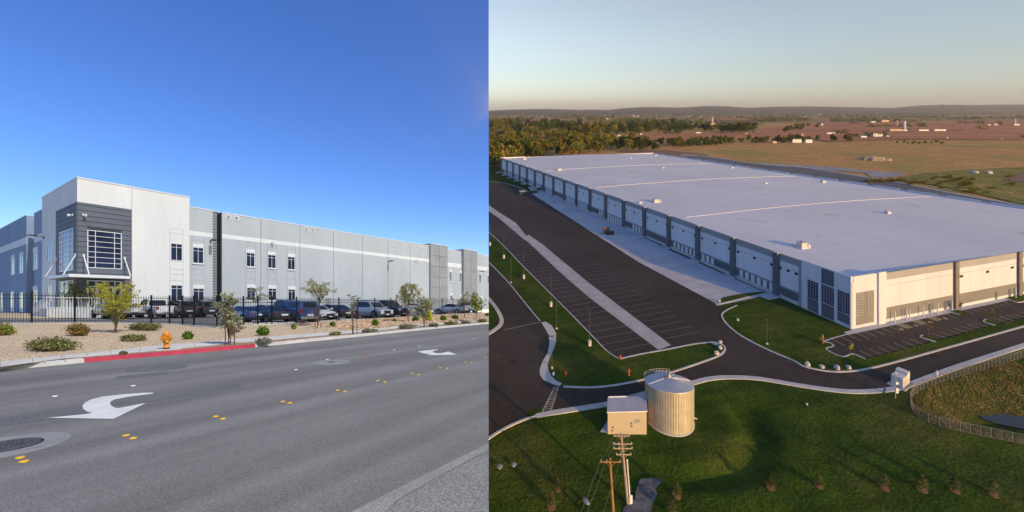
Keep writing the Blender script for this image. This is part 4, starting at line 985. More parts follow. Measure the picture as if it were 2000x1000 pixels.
LAWN2 = [(1419,607),(1433,600),(1455,593),(1480,586),(1509,581),(1525,583),(1663,645),(1652,656),(1618,665),(1611,668),(1622,672),(1628,677),(1624,680),(1613,683),(1645,697.5),(1666,692.5),(1690,702.5),(1850,662),(2060,604),(2060,621),(1850,680),(1760,705),(1700,720),(1660,726),(1618,726),(1572,717),(1550,705),(1500,684),(1450,658),(1421,635),(1410,617)]
poly_e(LAWN2, .13, 'lawn', G['grass'])
kerb_e([(1440,597),(1419,607),(1410,617),(1421,635),(1450,658),(1500,684),(1550,705),(1572,717),(1618,726),(1660,726),(1700,720),(1760,705),(1850,680),(2060,621)], .4)
# car park by the lit front
poly_e([(1609,667.5),(1654,654),(1864,608),(1970,585),(2060,566),(2060,603.5),(1690,701.5),(1666,691.5),(1645,696.5),(1614,682.5),(1628,676.5),(1622,672)], .15, 'parking_lot', G['asphalt'])
kerb_e([(1654,654),(1611,667),(1622,671),(1628,677),(1614,683),(1645,697.5),(1666,692.5),(1690,702.5)], .3)
poly_e([(1648,650),(1663,646.5),(1700,637.5),(1864,603.5),(2060,562),(2060,569),(1970,588),(1864,611),(1655,656)], .2, 'pavement', G['kerb'])
def line_e(u0, v0, u1, v1, wd, m, hh=.17, name='stall_line'):
    P, Q = Vector(pe(u0, v0)), Vector(pe(u1, v1)); d = (Q-P).normalized(); n = Vector((-d.y, d.x))*wd/2; b = MB(); b.sheet([tuple(P+n), tuple(P-n), tuple(Q-n), tuple(Q+n)], hh); return b
def lines(name, segs, m, hh=.17):
    B = MB()
    for u0, v0, u1, v1, wd in segs: q = line_e(u0, v0, u1, v1, wd, m); B.add([(x,y,hh) for x,y,z in q.v], q.f)
    return struct(B.build(name, m, None, E))
z5 = lambda x, y: (1540+.3*x, 460+.3*y)
segs = []
for a, c in (((285,680),(365,720)),((340,665),(415,700)),((385,650),(470,690)),((440,637),(525,678)),((495,627),(578,665)),((545,615),(628,652)),((590,600),(678,638)),((640,588),(728,626)),
             ((965,517),(1045,550)),((1010,508),(1090,542)),((1130,485),(1205,515)),((1170,475),(1250,503)),((1215,465),(1293,493)),((1260,458),(1332,482)),((1300,447),(1372,473)),((1345,438),(1412,463)),((1390,430),(1450,455)),
             ((467,757),(553,797)),((522,742),(610,783)),((578,730),(664,768)),((632,717),(720,755)),((685,703),(775,742)),((738,690),(828,727)),((793,680),(878,714)),((930,640),(1025,672)),((980,628),(1075,662)),((1028,615),(1122,648)),((1075,605),(1165,636)),((1118,592),(1210,624)),((1165,582),(1255,612)),((1210,572),(1300,600)),((1335,540),(1425,570)),((1375,530),(1465,560)),((1415,520),(1505,548)),((1455,512),(1540,538)),((1500,500),(1580,526))):
    segs.append((*z5(*a), *z5(*c), .16))
lines('stall_lines', segs, G['line_y'])
segs = []
for x, y in ((700,585),(795,560),(890,535)):                 # hatched access aisles
    w_, d_ = (38, -10), (88, 32)
    for k in range(6):
        f = k/5; a = (x+w_[0]*f, y+w_[1]*f); segs.append((*z5(*a), *z5(a[0]+70, a[1]+25), .14))
    for k in range(5):
        f = k/4; a = (x+70*f, y+25*f); segs.append((*z5(*a), *z5(a[0]+38, a[1]-10), .14))
lines('access_hatching', segs, mat('accessible bay paint', (.55,.46,.22), .8, .15, 1), .175)
b = MB()
for x, y in ((735,615),(830,590),(925,568),(1020,545)): P = pe(*z5(x, y)); b.lathe(P[0], P[1], [(.55,.176),(.55,.178)], 4)
struct(b.build('bay_symbol', G['line_y'], None, E))
# planted islands in the car park
for pts in (((1050,497),(1100,487),(1165,515),(1150,527),(1120,522),(1060,505)),((858,665),(875,655),(980,680),(960,697),(880,675)),((1270,562),(1290,552),(1385,575),(1350,590),(1290,575)),((1415,408),(1533,385),(1560,425),(1490,440))):
    poly_e([z5(*p) for p in pts], .28, 'lawn', G['grass']); kerb_e([z5(*p) for p in pts[-2:]+pts[:2]], .25, .3)
# trailer pad strip, trailer stall lines
poly_e([(930,380),(955,401),(978,417),(1008,436),(1028,461),(1033,459),(1060,478),(1150,553),(1215,602),(1311,675),(1286,684),(1150,581),(1098,536),(1030,472),(1022,467),(975,427),(955,413),(930,392)], .09, 'concrete_strip', G['concrete_strip'])
segs = []
P0, P1 = Vector(pe(1286,684)), Vector(pe(960,417)); Q0, Q1 = Vector(pe(1311,675)), Vector(pe(980,416))
K = [pe(u, v) for u, v in ((945,445),(985,482),(1020,519),(1060,559),(1110,609),(1150,650),(1185,686),(1210,702))]
E1 = Vector((-.326,.945)).normalized(); E2 = Vector((.957,.29)).normalized()
def hit(p, d, line):
    for a, c in zip(line, line[1:]):
        ax, ay, dx, dy = a[0], a[1], c[0]-a[0], c[1]-a[1]; den = d.x*dy-d.y*dx
        if abs(den) < 1e-9: continue
        s = ((ax-p.x)*dy-(ay-p.y)*dx)/den; t = ((ax-p.x)*d.y-(ay-p.y)*d.x)/den
        if 0 <= t <= 1: return p+d*s
B = MB()
LD_ = Vector(pe(1268,660))-Vector(pe(1190,675)); LD_.normalize()
def addline(p, q, wd=.16, hh=.075):
    d = (q-p).normalized(); n = Vector((-d.y, d.x))*wd/2; B.add([(*(p+n),hh),(*(p-n),hh),(*(q-n),hh),(*(q+n),hh)], [(3,2,1,0)])
n = int((P1-P0).length/2.75)
for k in range(1, n):
    p = P0.lerp(P1, k/n); e = hit(p, -LD_, K)
    if e: addline(e+LD_*.3, p-LD_*.2)
    q = Q0.lerp(Q1, k/n)
    if k < n*.72: addline(q+LD_*.3, q+LD_*10.5, .14)
struct(B.build('trailer_stall_lines', G['line'], None, E))
# crosswalk and southern pavement
segs = [(1083,757,1059,806,.3),(1090,757,1076,803,.3)]
for k in range(11): f = k/10; segs.append((1083-24*f, 757+49*f, 1090-14*f, 757+46*f, .22))
lines('crosswalk', segs, mat('crosswalk paint', (.34,.31,.24), .9, .2, 1), .08)
segs = [(985,645,1057,629,.35)]; lines('stop_line', segs, G['line'], .08)
kerb_e([(1047,814),(1085,806),(1130,799),(1190,789),(1250,772),(1347,750),(1380,741.5),(1420,737.5),(1480,740),(1560,753),(1640,764),(1700,765),(1760,757),(1820,736),(1880,714),(2060,656)], 1.1, .14, 'pavement')
kerb_e([(930,880),(955,857),(985,838),(1020,822),(1050,813)], .4)
poly_e([(1218,993),(1240,975),(1243,955),(1250,938),(1266,935),(1290,936),(1292,944),(1280,956),(1284,966),(1275,985),(1270,1010),(1215,1012)], .12, 'gravel_pad', mat('grey stone pad', (.13,.135,.14), .95, .4, 1.2, bmp=.6, bscale=4))

# ================================================================== HILLSIDE WAREHOUSE
C_ = Vector(pe(1663.5, 644)); RL = Facade(C_, E1, (-E1.y, E1.x)); RF = Facade(C_, E2, (E2.y, -E2.x)); CO = (C_.x, C_.y, 0)
whs = thing('distribution_warehouse', 'huge white-roofed distribution warehouse with rows of dock bays on a long shaded side', 'warehouse', CO, E)
def epart(name, mb, m, parent=whs, **k): return mb.build(name, m, parent, E, CO, **k)
LEN, WID = 277.0, 150.0; HW, HRF = 12.1, 11.1
G['white'] = mat('white precast panel', (.60,.60,.595), .85, .05, .15, stretch=(1,1,.3)); G['grey'] = mat('grey precast panel', (.27,.275,.28), .85, .06, .2); G['dark'] = mat('dark grey precast', (.115,.12,.13), .8, .1, .2)
G['beige'] = mat('warm grey precast', (.34,.325,.30), .85, .06, .2); G['base'] = mat('warm grey base panel', (.21,.195,.17), .85, .08, .3); G['slot'] = mat('dock slot black', (.02,.02,.022), .7, .1); G['fr'] = mat('mullion grey', (.36,.36,.35), .5, .05, 2)
G['roof'] = mat('white roof membrane', (.64,.635,.62), .75, .06, .03, bmp=.05, bscale=.4, stain=((.50,.465,.41), .06, .615), rot=.33); G['seam'] = mat('pale roof ridge strip', (.60,.58,.54), .8, .06, .5)
tT = RL.t(1566); fT = RF.t(1727)
b = MB(); b.fbox(RL, tT-.3, LEN, -.3, HW, -.45, 0); epart('side_wall', b, G['grey'])
b = MB(); b.fbox(RF, fT-.3, WID, -.3, HW, -.45, 0); epart('front_wall', b, G['beige'])
Cb = C_+E1*LEN; RB = Facade(Cb, E2, (-E2.y, E2.x)); b = MB(); b.fbox(RB, .46, WID, -.3, HW, -.45, 0); b.fbox(RB, -.2, 22, HW-.2, HW+.35, -.5, .05); epart('back_wall', b, G['white'])
Cr = C_+E2*WID; RR = Facade(Cr, E1, (E1.y, -E1.x)); b = MB(); b.fbox(RR, .1, LEN, -.3, HW-.5, -.45, 0)
for k in range(18): b.fbox(RR, 3+k*15.2, 14.5+k*15.2, HW-.49, HW, -.45, 0)
epart('far_side_wall', b, G['white'])
b = MB(); b.prism([RL(0,0,0)[:2], RL(tT,0,0)[:2], (Vector(RL(tT,0,0)[:2])+E2*fT)[:], RF(fT,0,0)[:2]], -.3, HRF-.05); epart('tower_block', b, G['white'])
b = MB(); HT = 12.55                     # corner tower parapet
b.fbox(RL, .0, tT, HRF, HT, -.4, .12); b.fbox(RF, .41, fT, HRF, HT, -.4, .12); b.fbox(RL, .0, tT, -.3, HRF-.001, -.2, .12); b.fbox(RF, .0, fT, -.3, HRF-.001, -.2, .12); epart('tower_wall', b, G['white'])
def crown_h(wf_): return HRF+1.3*(1-abs(2*wf_-1)**1.7)
b = MB(); ni, nj = 40, 24
b.add([(*(C_+E1*(LEN*i/ni)+E2*(WID*j/nj)), crown_h(j/nj)) for i in range(ni+1) for j in range(nj+1)], [(i*(nj+1)+j, i*(nj+1)+j+1, (i+1)*(nj+1)+j+1, (i+1)*(nj+1)+j) for i in range(ni) for j in range(nj)])
roof = epart('roof', b, G['roof'])
def roof_pt(u, v):
    hh = HRF+.5
    for _ in range(6): p = Vector(pe(u, v, hh)); hh = crown_h(max(0, min(1, (p-C_).dot(E2-E1*E1.dot(E2))/(WID*(1-E1.dot(E2)**2)))))
    return p, hh
for u, v in ((1320,427),(1151,367.6),(1093,331.6)):           # raised strips across the roof
    p, hh = roof_pt(u, v); t = (p-C_).dot(E1); b = MB()
    pts = [(*(C_+E1*t+E2*(WID*j/24)), crown_h(j/24)+.05) for j in range(1, 24)]
    b.path(pts, .16, 4); epart('roof_ridge', b, G['seam'], roof)
b = MB(); rnd = random.Random(3)
for k in range(44):                                          # membrane lap lines
    t = 3+k*6.2; b.path([(*(C_+E1*t+E2*(WID*j/12)), crown_h(j/12)+.012) for j in range(1, 12)], .035, 3)
epart('membrane_lap', b, mat('membrane lap', (.40,.40,.41), .8), roof)
# dock bays along the long side
PT = [19.44+14.95*k for k in range(18)]
def fb(name, F, t0, t1, h0, h1, o0, o1, m, parent=whs): b = MB(); b.fbox(F, t0, t1, h0, h1, o0, o1); return epart(name, b, m, parent)
edges = [tT]+PT; rnd = random.Random(4)
for k, t in enumerate(PT):
    b = MB(); b.fbox(RL, t-.75, t+.75, -.2, HW+.25, .002, .9); p = epart('pilaster', b, G['dark'])
    b = MB(); b.fbox(RL, t-.85, t+.85, HW+.251, HW+.4, -.3, 1.0); epart('pilaster_cap', b, G['kerb'], p)
    b = MB(); b.fbox(RL, t-1.2, t+1.6, -.1, .55, .91, 4.6); epart('dock_stub_wall', b, G['concrete'], p)
for k in range(len(edges)-1):
    a, c = edges[k]+.9, edges[k+1]-.9
    if c-a < 3: continue
    p = fb('bay_panel', RL, a, c, 3.6, 10.4, .003, .06, G['white'])
    fb('bay_ledge', RL, a, c, 3.2, 3.58, .003, .3, G['grey'], p); fb('bay_base', RL, a, c, 1.0, 3.18, .003, .05, G['dark'], p)
    fb('dock_plinth', RL, a, c, -.1, .98, .003, .35, G['concrete'], p); fb('bay_line', RL, a, c, 8.85, 8.95, .061, .08, G['grey'], p)
    for f in (.03, .46, .9): q = a+(c-a)*f; fb('bay_vent', RL, q, q+.85, 8.0, 8.65, .061, .12, G['slot'], p)
    if k > 0:
        nd = (3, 6, 3, 6, 0, 4, 6, 3, 5, 6, 0, 6, 4, 5, 3, 6, 6)[k % 17]; 
        st_ = .3 if k % 2 else (c-a)-nd*2.0
        for q in range(nd):
            x = a+max(.2, st_)+q*2.05
            if x+1.5 > c: break
            fb('dock_door', RL, x, x+1.25, 1.02, 3.1, .051, .10, G['white'], p)
# corner tower: long side windows
def ewin(F, u0, u1, v0, v1, vat, cols, rows, name='window'):
    t0, t1 = sorted((F.t(u0), F.t(u1))); m = F.t(vat); window(F, t0, t1, F.h(m, v1), F.h(m, v0), [k/cols for k in range(1, cols)], [k/rows for k in range(1, rows)], .125, .055, whs, 'pane', name, None, CO, E, 'fr', .1)
def erect(F, u0, u1, h0, h1, m, name, o0=.122, o1=.16): t0, t1 = sorted((F.t(u0), F.t(u1))); fb(name, F, t0, t1, h0, h1, o0, o1, m)
tt = RL.t
hB = RL.h(tt(1618), 557); 
erect(RL, 1604, 1632, hB, 12.3, G['dark'], 'dark_panel'); erect(RL, 1604, 1632, .25, RL.h(tt(1618), 594)-.2, G['dark'], 'base_panel')
erect(RL, 1578, 1600, .25, RL.h(tt(1589), 583), G['dark'], 'base_panel'); erect(RL, 1636.5, 1662, .9, RL.h(tt(1649), 612)-.1, G['dark'], 'base_panel')
erect(RL, 1646.5, 1651.5, RL.h(tt(1649), 612), RL.h(tt(1649), 570), G['dark'], 'mid_panel')
ewin(RL, 1605, 1631.5, 559, 594, 1618, 5, 8); ewin(RL, 1578.5, 1599.5, 549, 584, 1589, 4, 7); ewin(RL, 1637, 1646, 567, 609, 1641.5, 2, 8); ewin(RL, 1652, 1661.5, 573, 614, 1657, 2, 8)
for u in (1633.5, 1602.5, 1574, 1664): t = RL.t(u); fb('tower_fin', RL, max(.0, t-.35), t+.35, -.2, HT+.1, .121, .3, G['white'])
erect(RF, 1671, 1705.5, .9, RF.h(RF.t(1688), 569), G['base'], 'base_panel')
ewin(RF, 1671.5, 1684.5, 574, 615, 1678, 2, 8); ewin(RF, 1693, 1705, 570, 611, 1699, 2, 8)
t0, t1 = RF.t(1712.5), RF.t(1727); fb('tower_fin', RF, t0, t1, -.2, HT+.25, .121, .5, G['white'])
# lit front bays
def fbay(u0, u1, ub):
    a, c = RF.t(u0), RF.t(u1); p = fb('bay_panel', RF, a, c, 3.75, 10.5, .003, .07, G['white'])
    fb('bay_base', RF, a, c, .95, 3.7, .003, .04, G['base'], p); fb('bay_line', RF, a, c, 9.1, 9.2, .071, .09, G['beige'], p); fb('bay_plinth', RF, a, c, -.1, .93, .003, .06, G['white'], p)
    for f in (.2, .4, .6, .8): q = a+(c-a)*f; fb('panel_joint', RF, q-.03, q+.03, 3.8, 10.45, .0705, .075, G['beige'], p)
    if ub:
        for f in ub: q = a+(c-a)*f; fb('bay_vent', RF, q, q+1.3, 8.0, 8.6, .071, .12, G['slot'], p)
    for f in (.62, .86, .95): q = a+(c-a)*f; fb('service_door', RF, q, q+.95, .3, 2.5, .061, .1, G['dark'], p)
fbay(1730.5, 1860, None); fbay(1871.5, 1984, (.02, .46, .9))
a = RF.t(1996); 
for k in range(4): q = RF.t(1996)+k*22; fbay(CX+FOC*(C_+E2*q).x/(C_+E2*q).y, CX+FOC*(C_+E2*(q+20)).x/(C_+E2*(q+20)).y, (.02, .46, .9))
for u0, u1 in ((1862.5, 1869.5), (1986.5, 1993)): t0, t1 = RF.t(u0), RF.t(u1); fb('pilaster', RF, t0, t1, -.2, HW+.3, .002, .5, mat('brown grey pilaster', (.2,.175,.15), .85))
fb('coping', RF, fT+.1, WID, HW+.002, HW+.14, -.5, .06, G['beige'])
fb('coping', RL, tT+.1, LEN, HW+.002, HW+.12, -.5, .05, G['grey'])
for u in (1740, 1763, 1768.5, 1795, 1823, 1851, 1975):        # white bollards at the doors
    o = (u-1740)/840*95; t = RF.t(u); q = RF(t, .9, 0); b = MB(); b.tube((q[0],q[1],.2),(q[0],q[1],2.9),.13,.13,8)
    tag(b.build('bollard', G['white'], None, E, (q[0],q[1],.2)), {1740:'white bollard left of the pair on the lit warehouse front',1763:'white bollard, left one of the close pair on the lit front',1768.5:'white bollard, right one of the close pair on the lit front',1795:'white bollard right of the close pair on the lit front',1823:'white bollard below the middle of the first lit bay',1851:'white bollard at the right end of the first lit bay',1975:'white bollard at the right end of the second lit bay'}[u], 'bollard', 'white bollards on the lit front')
# rooftop units
M['unit'] = mat('rooftop unit beige', (.58,.52,.44), .6, .1, 1); M['unit2'] = mat('rooftop cap white', (.7,.7,.68), .6, .06, 2)
def rtu(u, v, sx_, sy_, hz, label):
    p, hh = roof_pt(u, v); o = (p.x, p.y, hh); t = thing('rooftop_unit', label, 'rooftop unit', o, E, 'rooftop units')
    b = MB(); b.rbox(p.x, p.y, hh+.02, sx_+.3, sy_+.3, hh+.2, .29); b.build('kerb_frame', M['unit2'], t, E, o)
    b = MB(); b.rbox(p.x, p.y, hh+.2, sx_, sy_, hh+hz, .29, top=.94); b.build('housing', M['unit'], t, E, o)
    b = MB(); b.hexa([(p.x+sx_/2, p.y-sy_/2+.1, hh+.35),(p.x+sx_/2+.6, p.y-sy_/2+.1, hh+.2),(p.x+sx_/2+.6, p.y+sy_/2-.1, hh+.2),(p.x+sx_/2, p.y+sy_/2-.1, hh+.35),(p.x+sx_/2-.02, p.y-sy_/2+.1, hh+hz*.9),(p.x+sx_/2+.5, p.y-sy_/2+.1, hh+hz*.55),(p.x+sx_/2+.5, p.y+sy_/2-.1, hh+hz*.55),(p.x+sx_/2-.02, p.y+sy_/2-.1, hh+hz*.9)]); b.build('intake_hood', M['unit2'], t, E, o)
    if sx_ > 1.6:
        b = MB(); b.tube((p.x-.3, p.y, hh+hz), (p.x-.3, p.y, hh+hz+.25), .4, .36, 10); b.build('fan_cap', M['dark_clad'], t, E, o)
for u, v, a, c, hz, q in ((1567,484,2.6,1.9,1.7,'largest, nearest the front corner of the white roof'),(1281,395,2.8,1.8,1.4,'beside the long dock edge, left of the nearest strip'),(1092,333,2.6,1.8,1.4,'at the left end of the farthest strip'),(1024,311.5,2.6,1.8,1.4,'near the far left corner of the white roof'),
        (1733,417,1.4,1.2,1.0,'small, on the right of the nearest strip'),(1607,357,2.0,1.6,1.3,'near the far long edge, mid roof'),(1495,359,1.2,1.0,.9,'small, between the two nearer strips'),(1294.5,328.5,1.2,1.0,.9,'small, right of the farthest strip'),(1429,328.5,1.4,1.2,1.0,'at the far long edge beyond the farthest strip'),(1280,304,2.0,1.5,1.0,'at the far right corner of the white roof'),(1232,310,1.2,1,.9,'small, near the back parapet'),(1250,397,1.0,.8,.7,'tiny, just left of the dock edge unit')):
    rtu(u, v, a, c, hz, f'beige rooftop unit, {q}')
# far truck court seen over the roof
OUT = [pe(u, v) for u, v in ((1330,303),(1375,305),(1470,319),(1576,328.3),(1735,353.6),(1867,379),(2000,402.8),(2110,424))]
b = MB(); b.sheet(OUT+[tuple(C_+E1*t+E2*(WID+.3)) for t in (-30, 120, 276)], .06); struct(b.build('asphalt_court', mat('far court asphalt', (.13,.13,.135), .9, .15, .05), None, E))
b = MB(); P = smooth(OUT, 5); b.strip(h(off(P,1.2),.3), h(off(P,-.9),.3)); b.strip(h(off(P,-.9),.3), h(off(P,-.9),.0)); struct(b.build('kerb', G['kerb'], None, E))
# ================================================================== SILO, PUMP HOUSE
sx0, sy0 = SILO; SO = (sx0, sy0, 0); SG = .25
silo = thing('storage_tank', 'round corrugated steel tank with a shallow cone roof beside the pump house', 'tank', SO, E)
m, t_, bs = nodes('corrugated steel'); bs.inputs['Metallic'].default_value = .1; bs.inputs['Roughness'].default_value = .55
tcn = N(t_, 'ShaderNodeTexCoord'); sp = N(t_, 'ShaderNodeSeparateXYZ'); t_.links.new(tcn.outputs['Object'], sp.inputs[0])
at = N(t_, 'ShaderNodeMath', operation='ARCTAN2'); t_.links.new(sp.outputs[1], at.inputs[0]); t_.links.new(sp.outputs[0], at.inputs[1])
cbn = N(t_, 'ShaderNodeCombineXYZ'); t_.links.new(at.outputs[0], cbn.inputs[0])
c_, q_ = noise_mix(t_, cbn.outputs[0], (.34,.28,.19), (.47,.40,.28), 14, 3, .35, .65); c2_, q2_ = noise_mix(t_, tcn.outputs['Object'], (.8,.8,.8), (1,1,1), .7, 4); t_.links.new(mixc(t_, c_, c2_, 1.0, 'MULTIPLY'), bs.inputs['Base Color']); M['silo'] = m
RS, HS = 3.85, 6.1; b = MB(); n = 120; P = []
for zz_ in (-1.3, HS):
    for i in range(n): a = 2*math.pi*i/n; r = RS+(.04 if i % 2 else 0); P.append((sx0+r*math.cos(a), sy0+r*math.sin(a), zz_))
b.add(P, [(i, (i+1) % n, n+(i+1) % n, n+i) for i in range(n)]); b.build('tank_wall', M['silo'], silo, E, SO, shear=SG)
G['steel_roof'] = mat('galvanised roof', (.50,.51,.53), .5, .08, .5, metal=.3)
b = MB(); n = 36; rings = ((RS+.1, HS-.05), (RS+.1, HS+.04), (RS*.5, HS+.5), (.35, HS+.85)); P = [(sx0+r*math.cos(2*math.pi*i/n), sy0+r*math.sin(2*math.pi*i/n), z) for r, z in rings for i in range(n)]
fs = [(k*n+i, k*n+(i+1) % n, (k+1)*n+(i+1) % n, (k+1)*n+i) for k in range(3) for i in range(n)]+[tuple(range(3*n, 4*n))]; b.add(P, fs); rf = b.build('tank_roof', G['steel_roof'], silo, E, SO, shear=SG)
b = MB()
for i in range(n): a = 2*math.pi*i/n; b.tube((sx0+.4*math.cos(a), sy0+.4*math.sin(a), HS+.86), (sx0+RS*math.cos(a), sy0+RS*math.sin(a), HS+.07), .022, .022, 4)
b.build('roof_rib', G['steel_roof'], rf, E, SO, shear=SG)
for a, r0 in ((3.35, 1.0), (.15, 1.0), (1.0, .5)):
    b = MB(); b.tube((sx0+r0*math.cos(a), sy0+r0*math.sin(a), HS+.80), (sx0+RS*math.cos(a), sy0+RS*math.sin(a), HS+.12), .06, .06, 5); b.build('roof_pipe', M['unit2'], rf, E, SO, shear=SG)
b = MB(); b.lathe(sx0, sy0, [(.28,HS+.84),(.28,HS+1.1),(.2,HS+1.25),(.2,HS+1.5)], 10); b.build('vent_cap', M['unit'], rf, E, SO, shear=SG)
b = MB(); b.tube((sx0-.7, sy0+.2, HS+.8), (sx0-.7, sy0+.2, HS+1.0), .14, .14, 8); b.build('hatch', mat('red hatch', (.4,.08,.07), .6), rf, E, SO, shear=SG)
b = MB()
for i in range(11):       # guard rail on the far rim
    a = 1.2+i*.14; p = (sx0+(RS+.3)*math.cos(a), sy0+(RS+.3)*math.sin(a)); b.tube((*p, HS), (*p, HS+.7), .028, .028, 4)
    a2 = a+.14
    if i < 10:
        q = (sx0+(RS+.3)*math.cos(a2), sy0+(RS+.3)*math.sin(a2))
        for z in (.35, .7): b.tube((*p, HS+z), (*q, HS+z), .025, .025, 4)
b.box(sx0-1.0, sy0+RS-.1, HS-.05, sx0+1.4, sy0+RS+.9, HS+.05); b.build('guard_rail', M['unit'], silo, E, SO, shear=SG)
a = -.05; p = (sx0+(RS+.2)*math.cos(a), sy0+(RS+.2)*math.sin(a)); b = MB(); b.tube((*p, .2), (*p, HS-.4), .1, .1, 8); b.tube((*p, HS-.4), (sx0+RS*math.cos(a), sy0+RS*math.sin(a), HS), .1, .1, 8); b.tube((*p, .25), (p[0]+.5, p[1]-.2, .2), .1, .1, 8); b.build('fill_pipe', M['unit2'], silo, E, SO, shear=SG)
b = MB(); n = 48; b.lathe(sx0, sy0, [(RS+.15,-.6),(RS+.15,.06),(RS+.05,.08)], n); b.build('base_ring', G['kerb'], silo, E, SO, shear=.42)

# pump house
f0, f1 = Vector(pe(1187, 848)), Vector(pe(1263, 846)); dp = Vector((.9, 3.5)); PH = 3.45; PO2 = (f0.x, f0.y, 0)
ph = thing('pump_house', 'small cream pump house with a flat metal roof against the tank', 'shed', PO2, E)
M['cream'] = mat('cream siding', (.47,.38,.25), .75, .06, .6, bmp=.15, bscale=8, stretch=(.05,.05,6))
poly = [tuple(f0), tuple(f1), tuple(f1+dp), tuple(f0+dp)]; b = MB(); b.prism(poly, -.5, PH); b.build('wall', M['cream'], ph, E, PO2)
cc = (f0+f1+dp)/2+Vector((0, 0)); b = MB(); cen = sum((Vector(p) for p in poly), Vector((0,0)))/4; b.prism([tuple(cen+(Vector(p)-cen)*1.04) for p in poly], PH+.002, PH+.16); r = b.build('roof', G['steel_roof'], ph, E, PO2)
b = MB(); q = f0+dp; b.tube((q.x, q.y, PH+.2), (q.x+3.1, q.y+.1, PH+.2), .12, .12, 5); b.build('roof_ridge', M['unit2'], r, E, PO2)
FP = Facade(f0, f1-f0, (0.03,-1)); L_ = (f1-f0).length
b = MB(); b.fbox(FP, L_*.70, L_*.83, 1.7, 2.3, .003, .05); b.build('vent', mat('grey vent', (.3,.29,.27), .6), ph, E, PO2)
for t, z in ((.12,1.0),(.1,.5),(.59,1.55),(.6,1.1)): b = MB(); b.fbox(FP, L_*t, L_*t+.2, z, z+.22, .003, .12); b.build('meter_box', M['dark_clad'], ph, E, PO2)
b = MB(); b.sheet([tuple(f0+Vector((-1.2,.2))), tuple(f0+Vector((-.02,.0))), tuple(f0+dp*.8+Vector((-.02,0))), tuple(f0+dp*.7+Vector((-.3,0)))], .2); struct(b.build('concrete_apron', G['concrete'], None, E))

# ================================================================== UTILITY POLES AND WIRES
M['wood_o'] = mat('orange new wood pole', (.36,.17,.06), .85, .2, 2, stretch=(4,4,.4)); M['wood_p'] = mat('pale weathered wood pole', (.42,.31,.21), .85, .15, 2, stretch=(4,4,.4)); M['insul'] = mat('grey insulator', (.45,.46,.48), .4, .1, 3)  # an orange wood and a paler wood, each one base tone
def upole(label, base, top, hz, arms, m, r):
    o = (base[0], base[1], 0); t = thing('utility_pole', label, 'utility pole', o, E, 'wooden utility poles'); b = MB(); b.tube((*base, -.3), (*top, hz), r, r*.68, 10); b.build('pole', m, t, E, o, shear=0)
    ends = []
    for hh, l in arms:
        f = hh/hz; c = (base[0]+(top[0]-base[0])*f, base[1]+(top[1]-base[1])*f); b = MB(); b.box(c[0]-l/2, c[1]-r-.13, hh-.07, c[0]+l/2, c[1]-r-.01, hh+.07)
        for s in (-1, 1): b.tube((c[0]+s*l*.28, c[1]-r-.07, hh), (c[0], c[1]-r-.07, hh-.55), .03, .03, 4)
        arm = b.build('crossarm', m if hh < hz-.2 else m, t, E, o, shear=0)
        for s in (-.47, -.2, .47): b = MB(); b.lathe(c[0]+s*l, c[1]-r-.07, [(.05,hh+.071),(.08,hh+.14),(.05,hh+.2),(.06,hh+.26)], 8); b.build('insulator', M['insul'], arm, E, o, shear=0); ends.append((c[0]+s*l, c[1]-r-.07, hh+.26))
    return t, ends, o
bA = (12.4, 51.6); tAp = (pe(1190, 887.5, 10.4)); 
poleA, eA, oA = upole('orange wooden pole with one crossarm, in front of the pump house', bA, (11.75, 51.6), 10.35, ((9.95, 2.5),), M['wood_o'], .19)
bB = pe(1226.8, 984.7)
poleB, eB, oB = upole('taller pale wooden pole with stacked crossarms and a conduit', bB, (14.4, bB[1]), 9.4, ((9.1,2.1),(8.05,2.5),(7.45,2.5),(6.65,2.0)), M['wood_p'], .2)
b = MB(); b.tube((bB[0]+.28, bB[1]-.1, -.2), (bB[0]-.18, bB[1]-.1, 6.0), .09, .09, 8); b.build('conduit', M['unit2'], poleB, E, oB, shear=0)
b = MB(); b.box(bB[0]+.12, bB[1]-.32, .2, bB[0]+.5, bB[1]-.1, 1.3); b.build('meter_box', M['unit2'], poleB, E, oB, shear=0)
M['wire'] = mat('grey wire', (.16,.16,.15), .5, .1)
def wire(p, q, sag, label):
    # points: (x, y, world offset above hillside at that y)
    P = E.pos(*p); Q = E.pos(*q); b = MB(); pts = []
    for i in range(13): f = i/12; x = P.lerp(Q, f); x.z -= sag*4*f*(1-f); pts.append(x)
    b.path(pts, .026, 4); o = b.build('wire', M['wire'], None, Place(0, 0, coll_e)); tag(o, label, 'wire', 'overhead wires')
def topw(e, o): return (e[0], e[1], e[2]-GRADE*(e[1]-o[1]))
A_e = [topw(e, oA) for e in eA]; B_e = [topw(e, oB) for e in eB[:3]]
for i, q in enumerate(('outer left','inner','outer right')):
    wire(B_e[i], A_e[i], .25, f'overhead wire between the two wooden poles, {q}')
    a = A_e[i]; wire(a, (a[0]-7.4-.6*i*0, a[1]-13.5, a[2]-.5), .3, f'overhead wire from the orange pole down out of the picture, {q}')

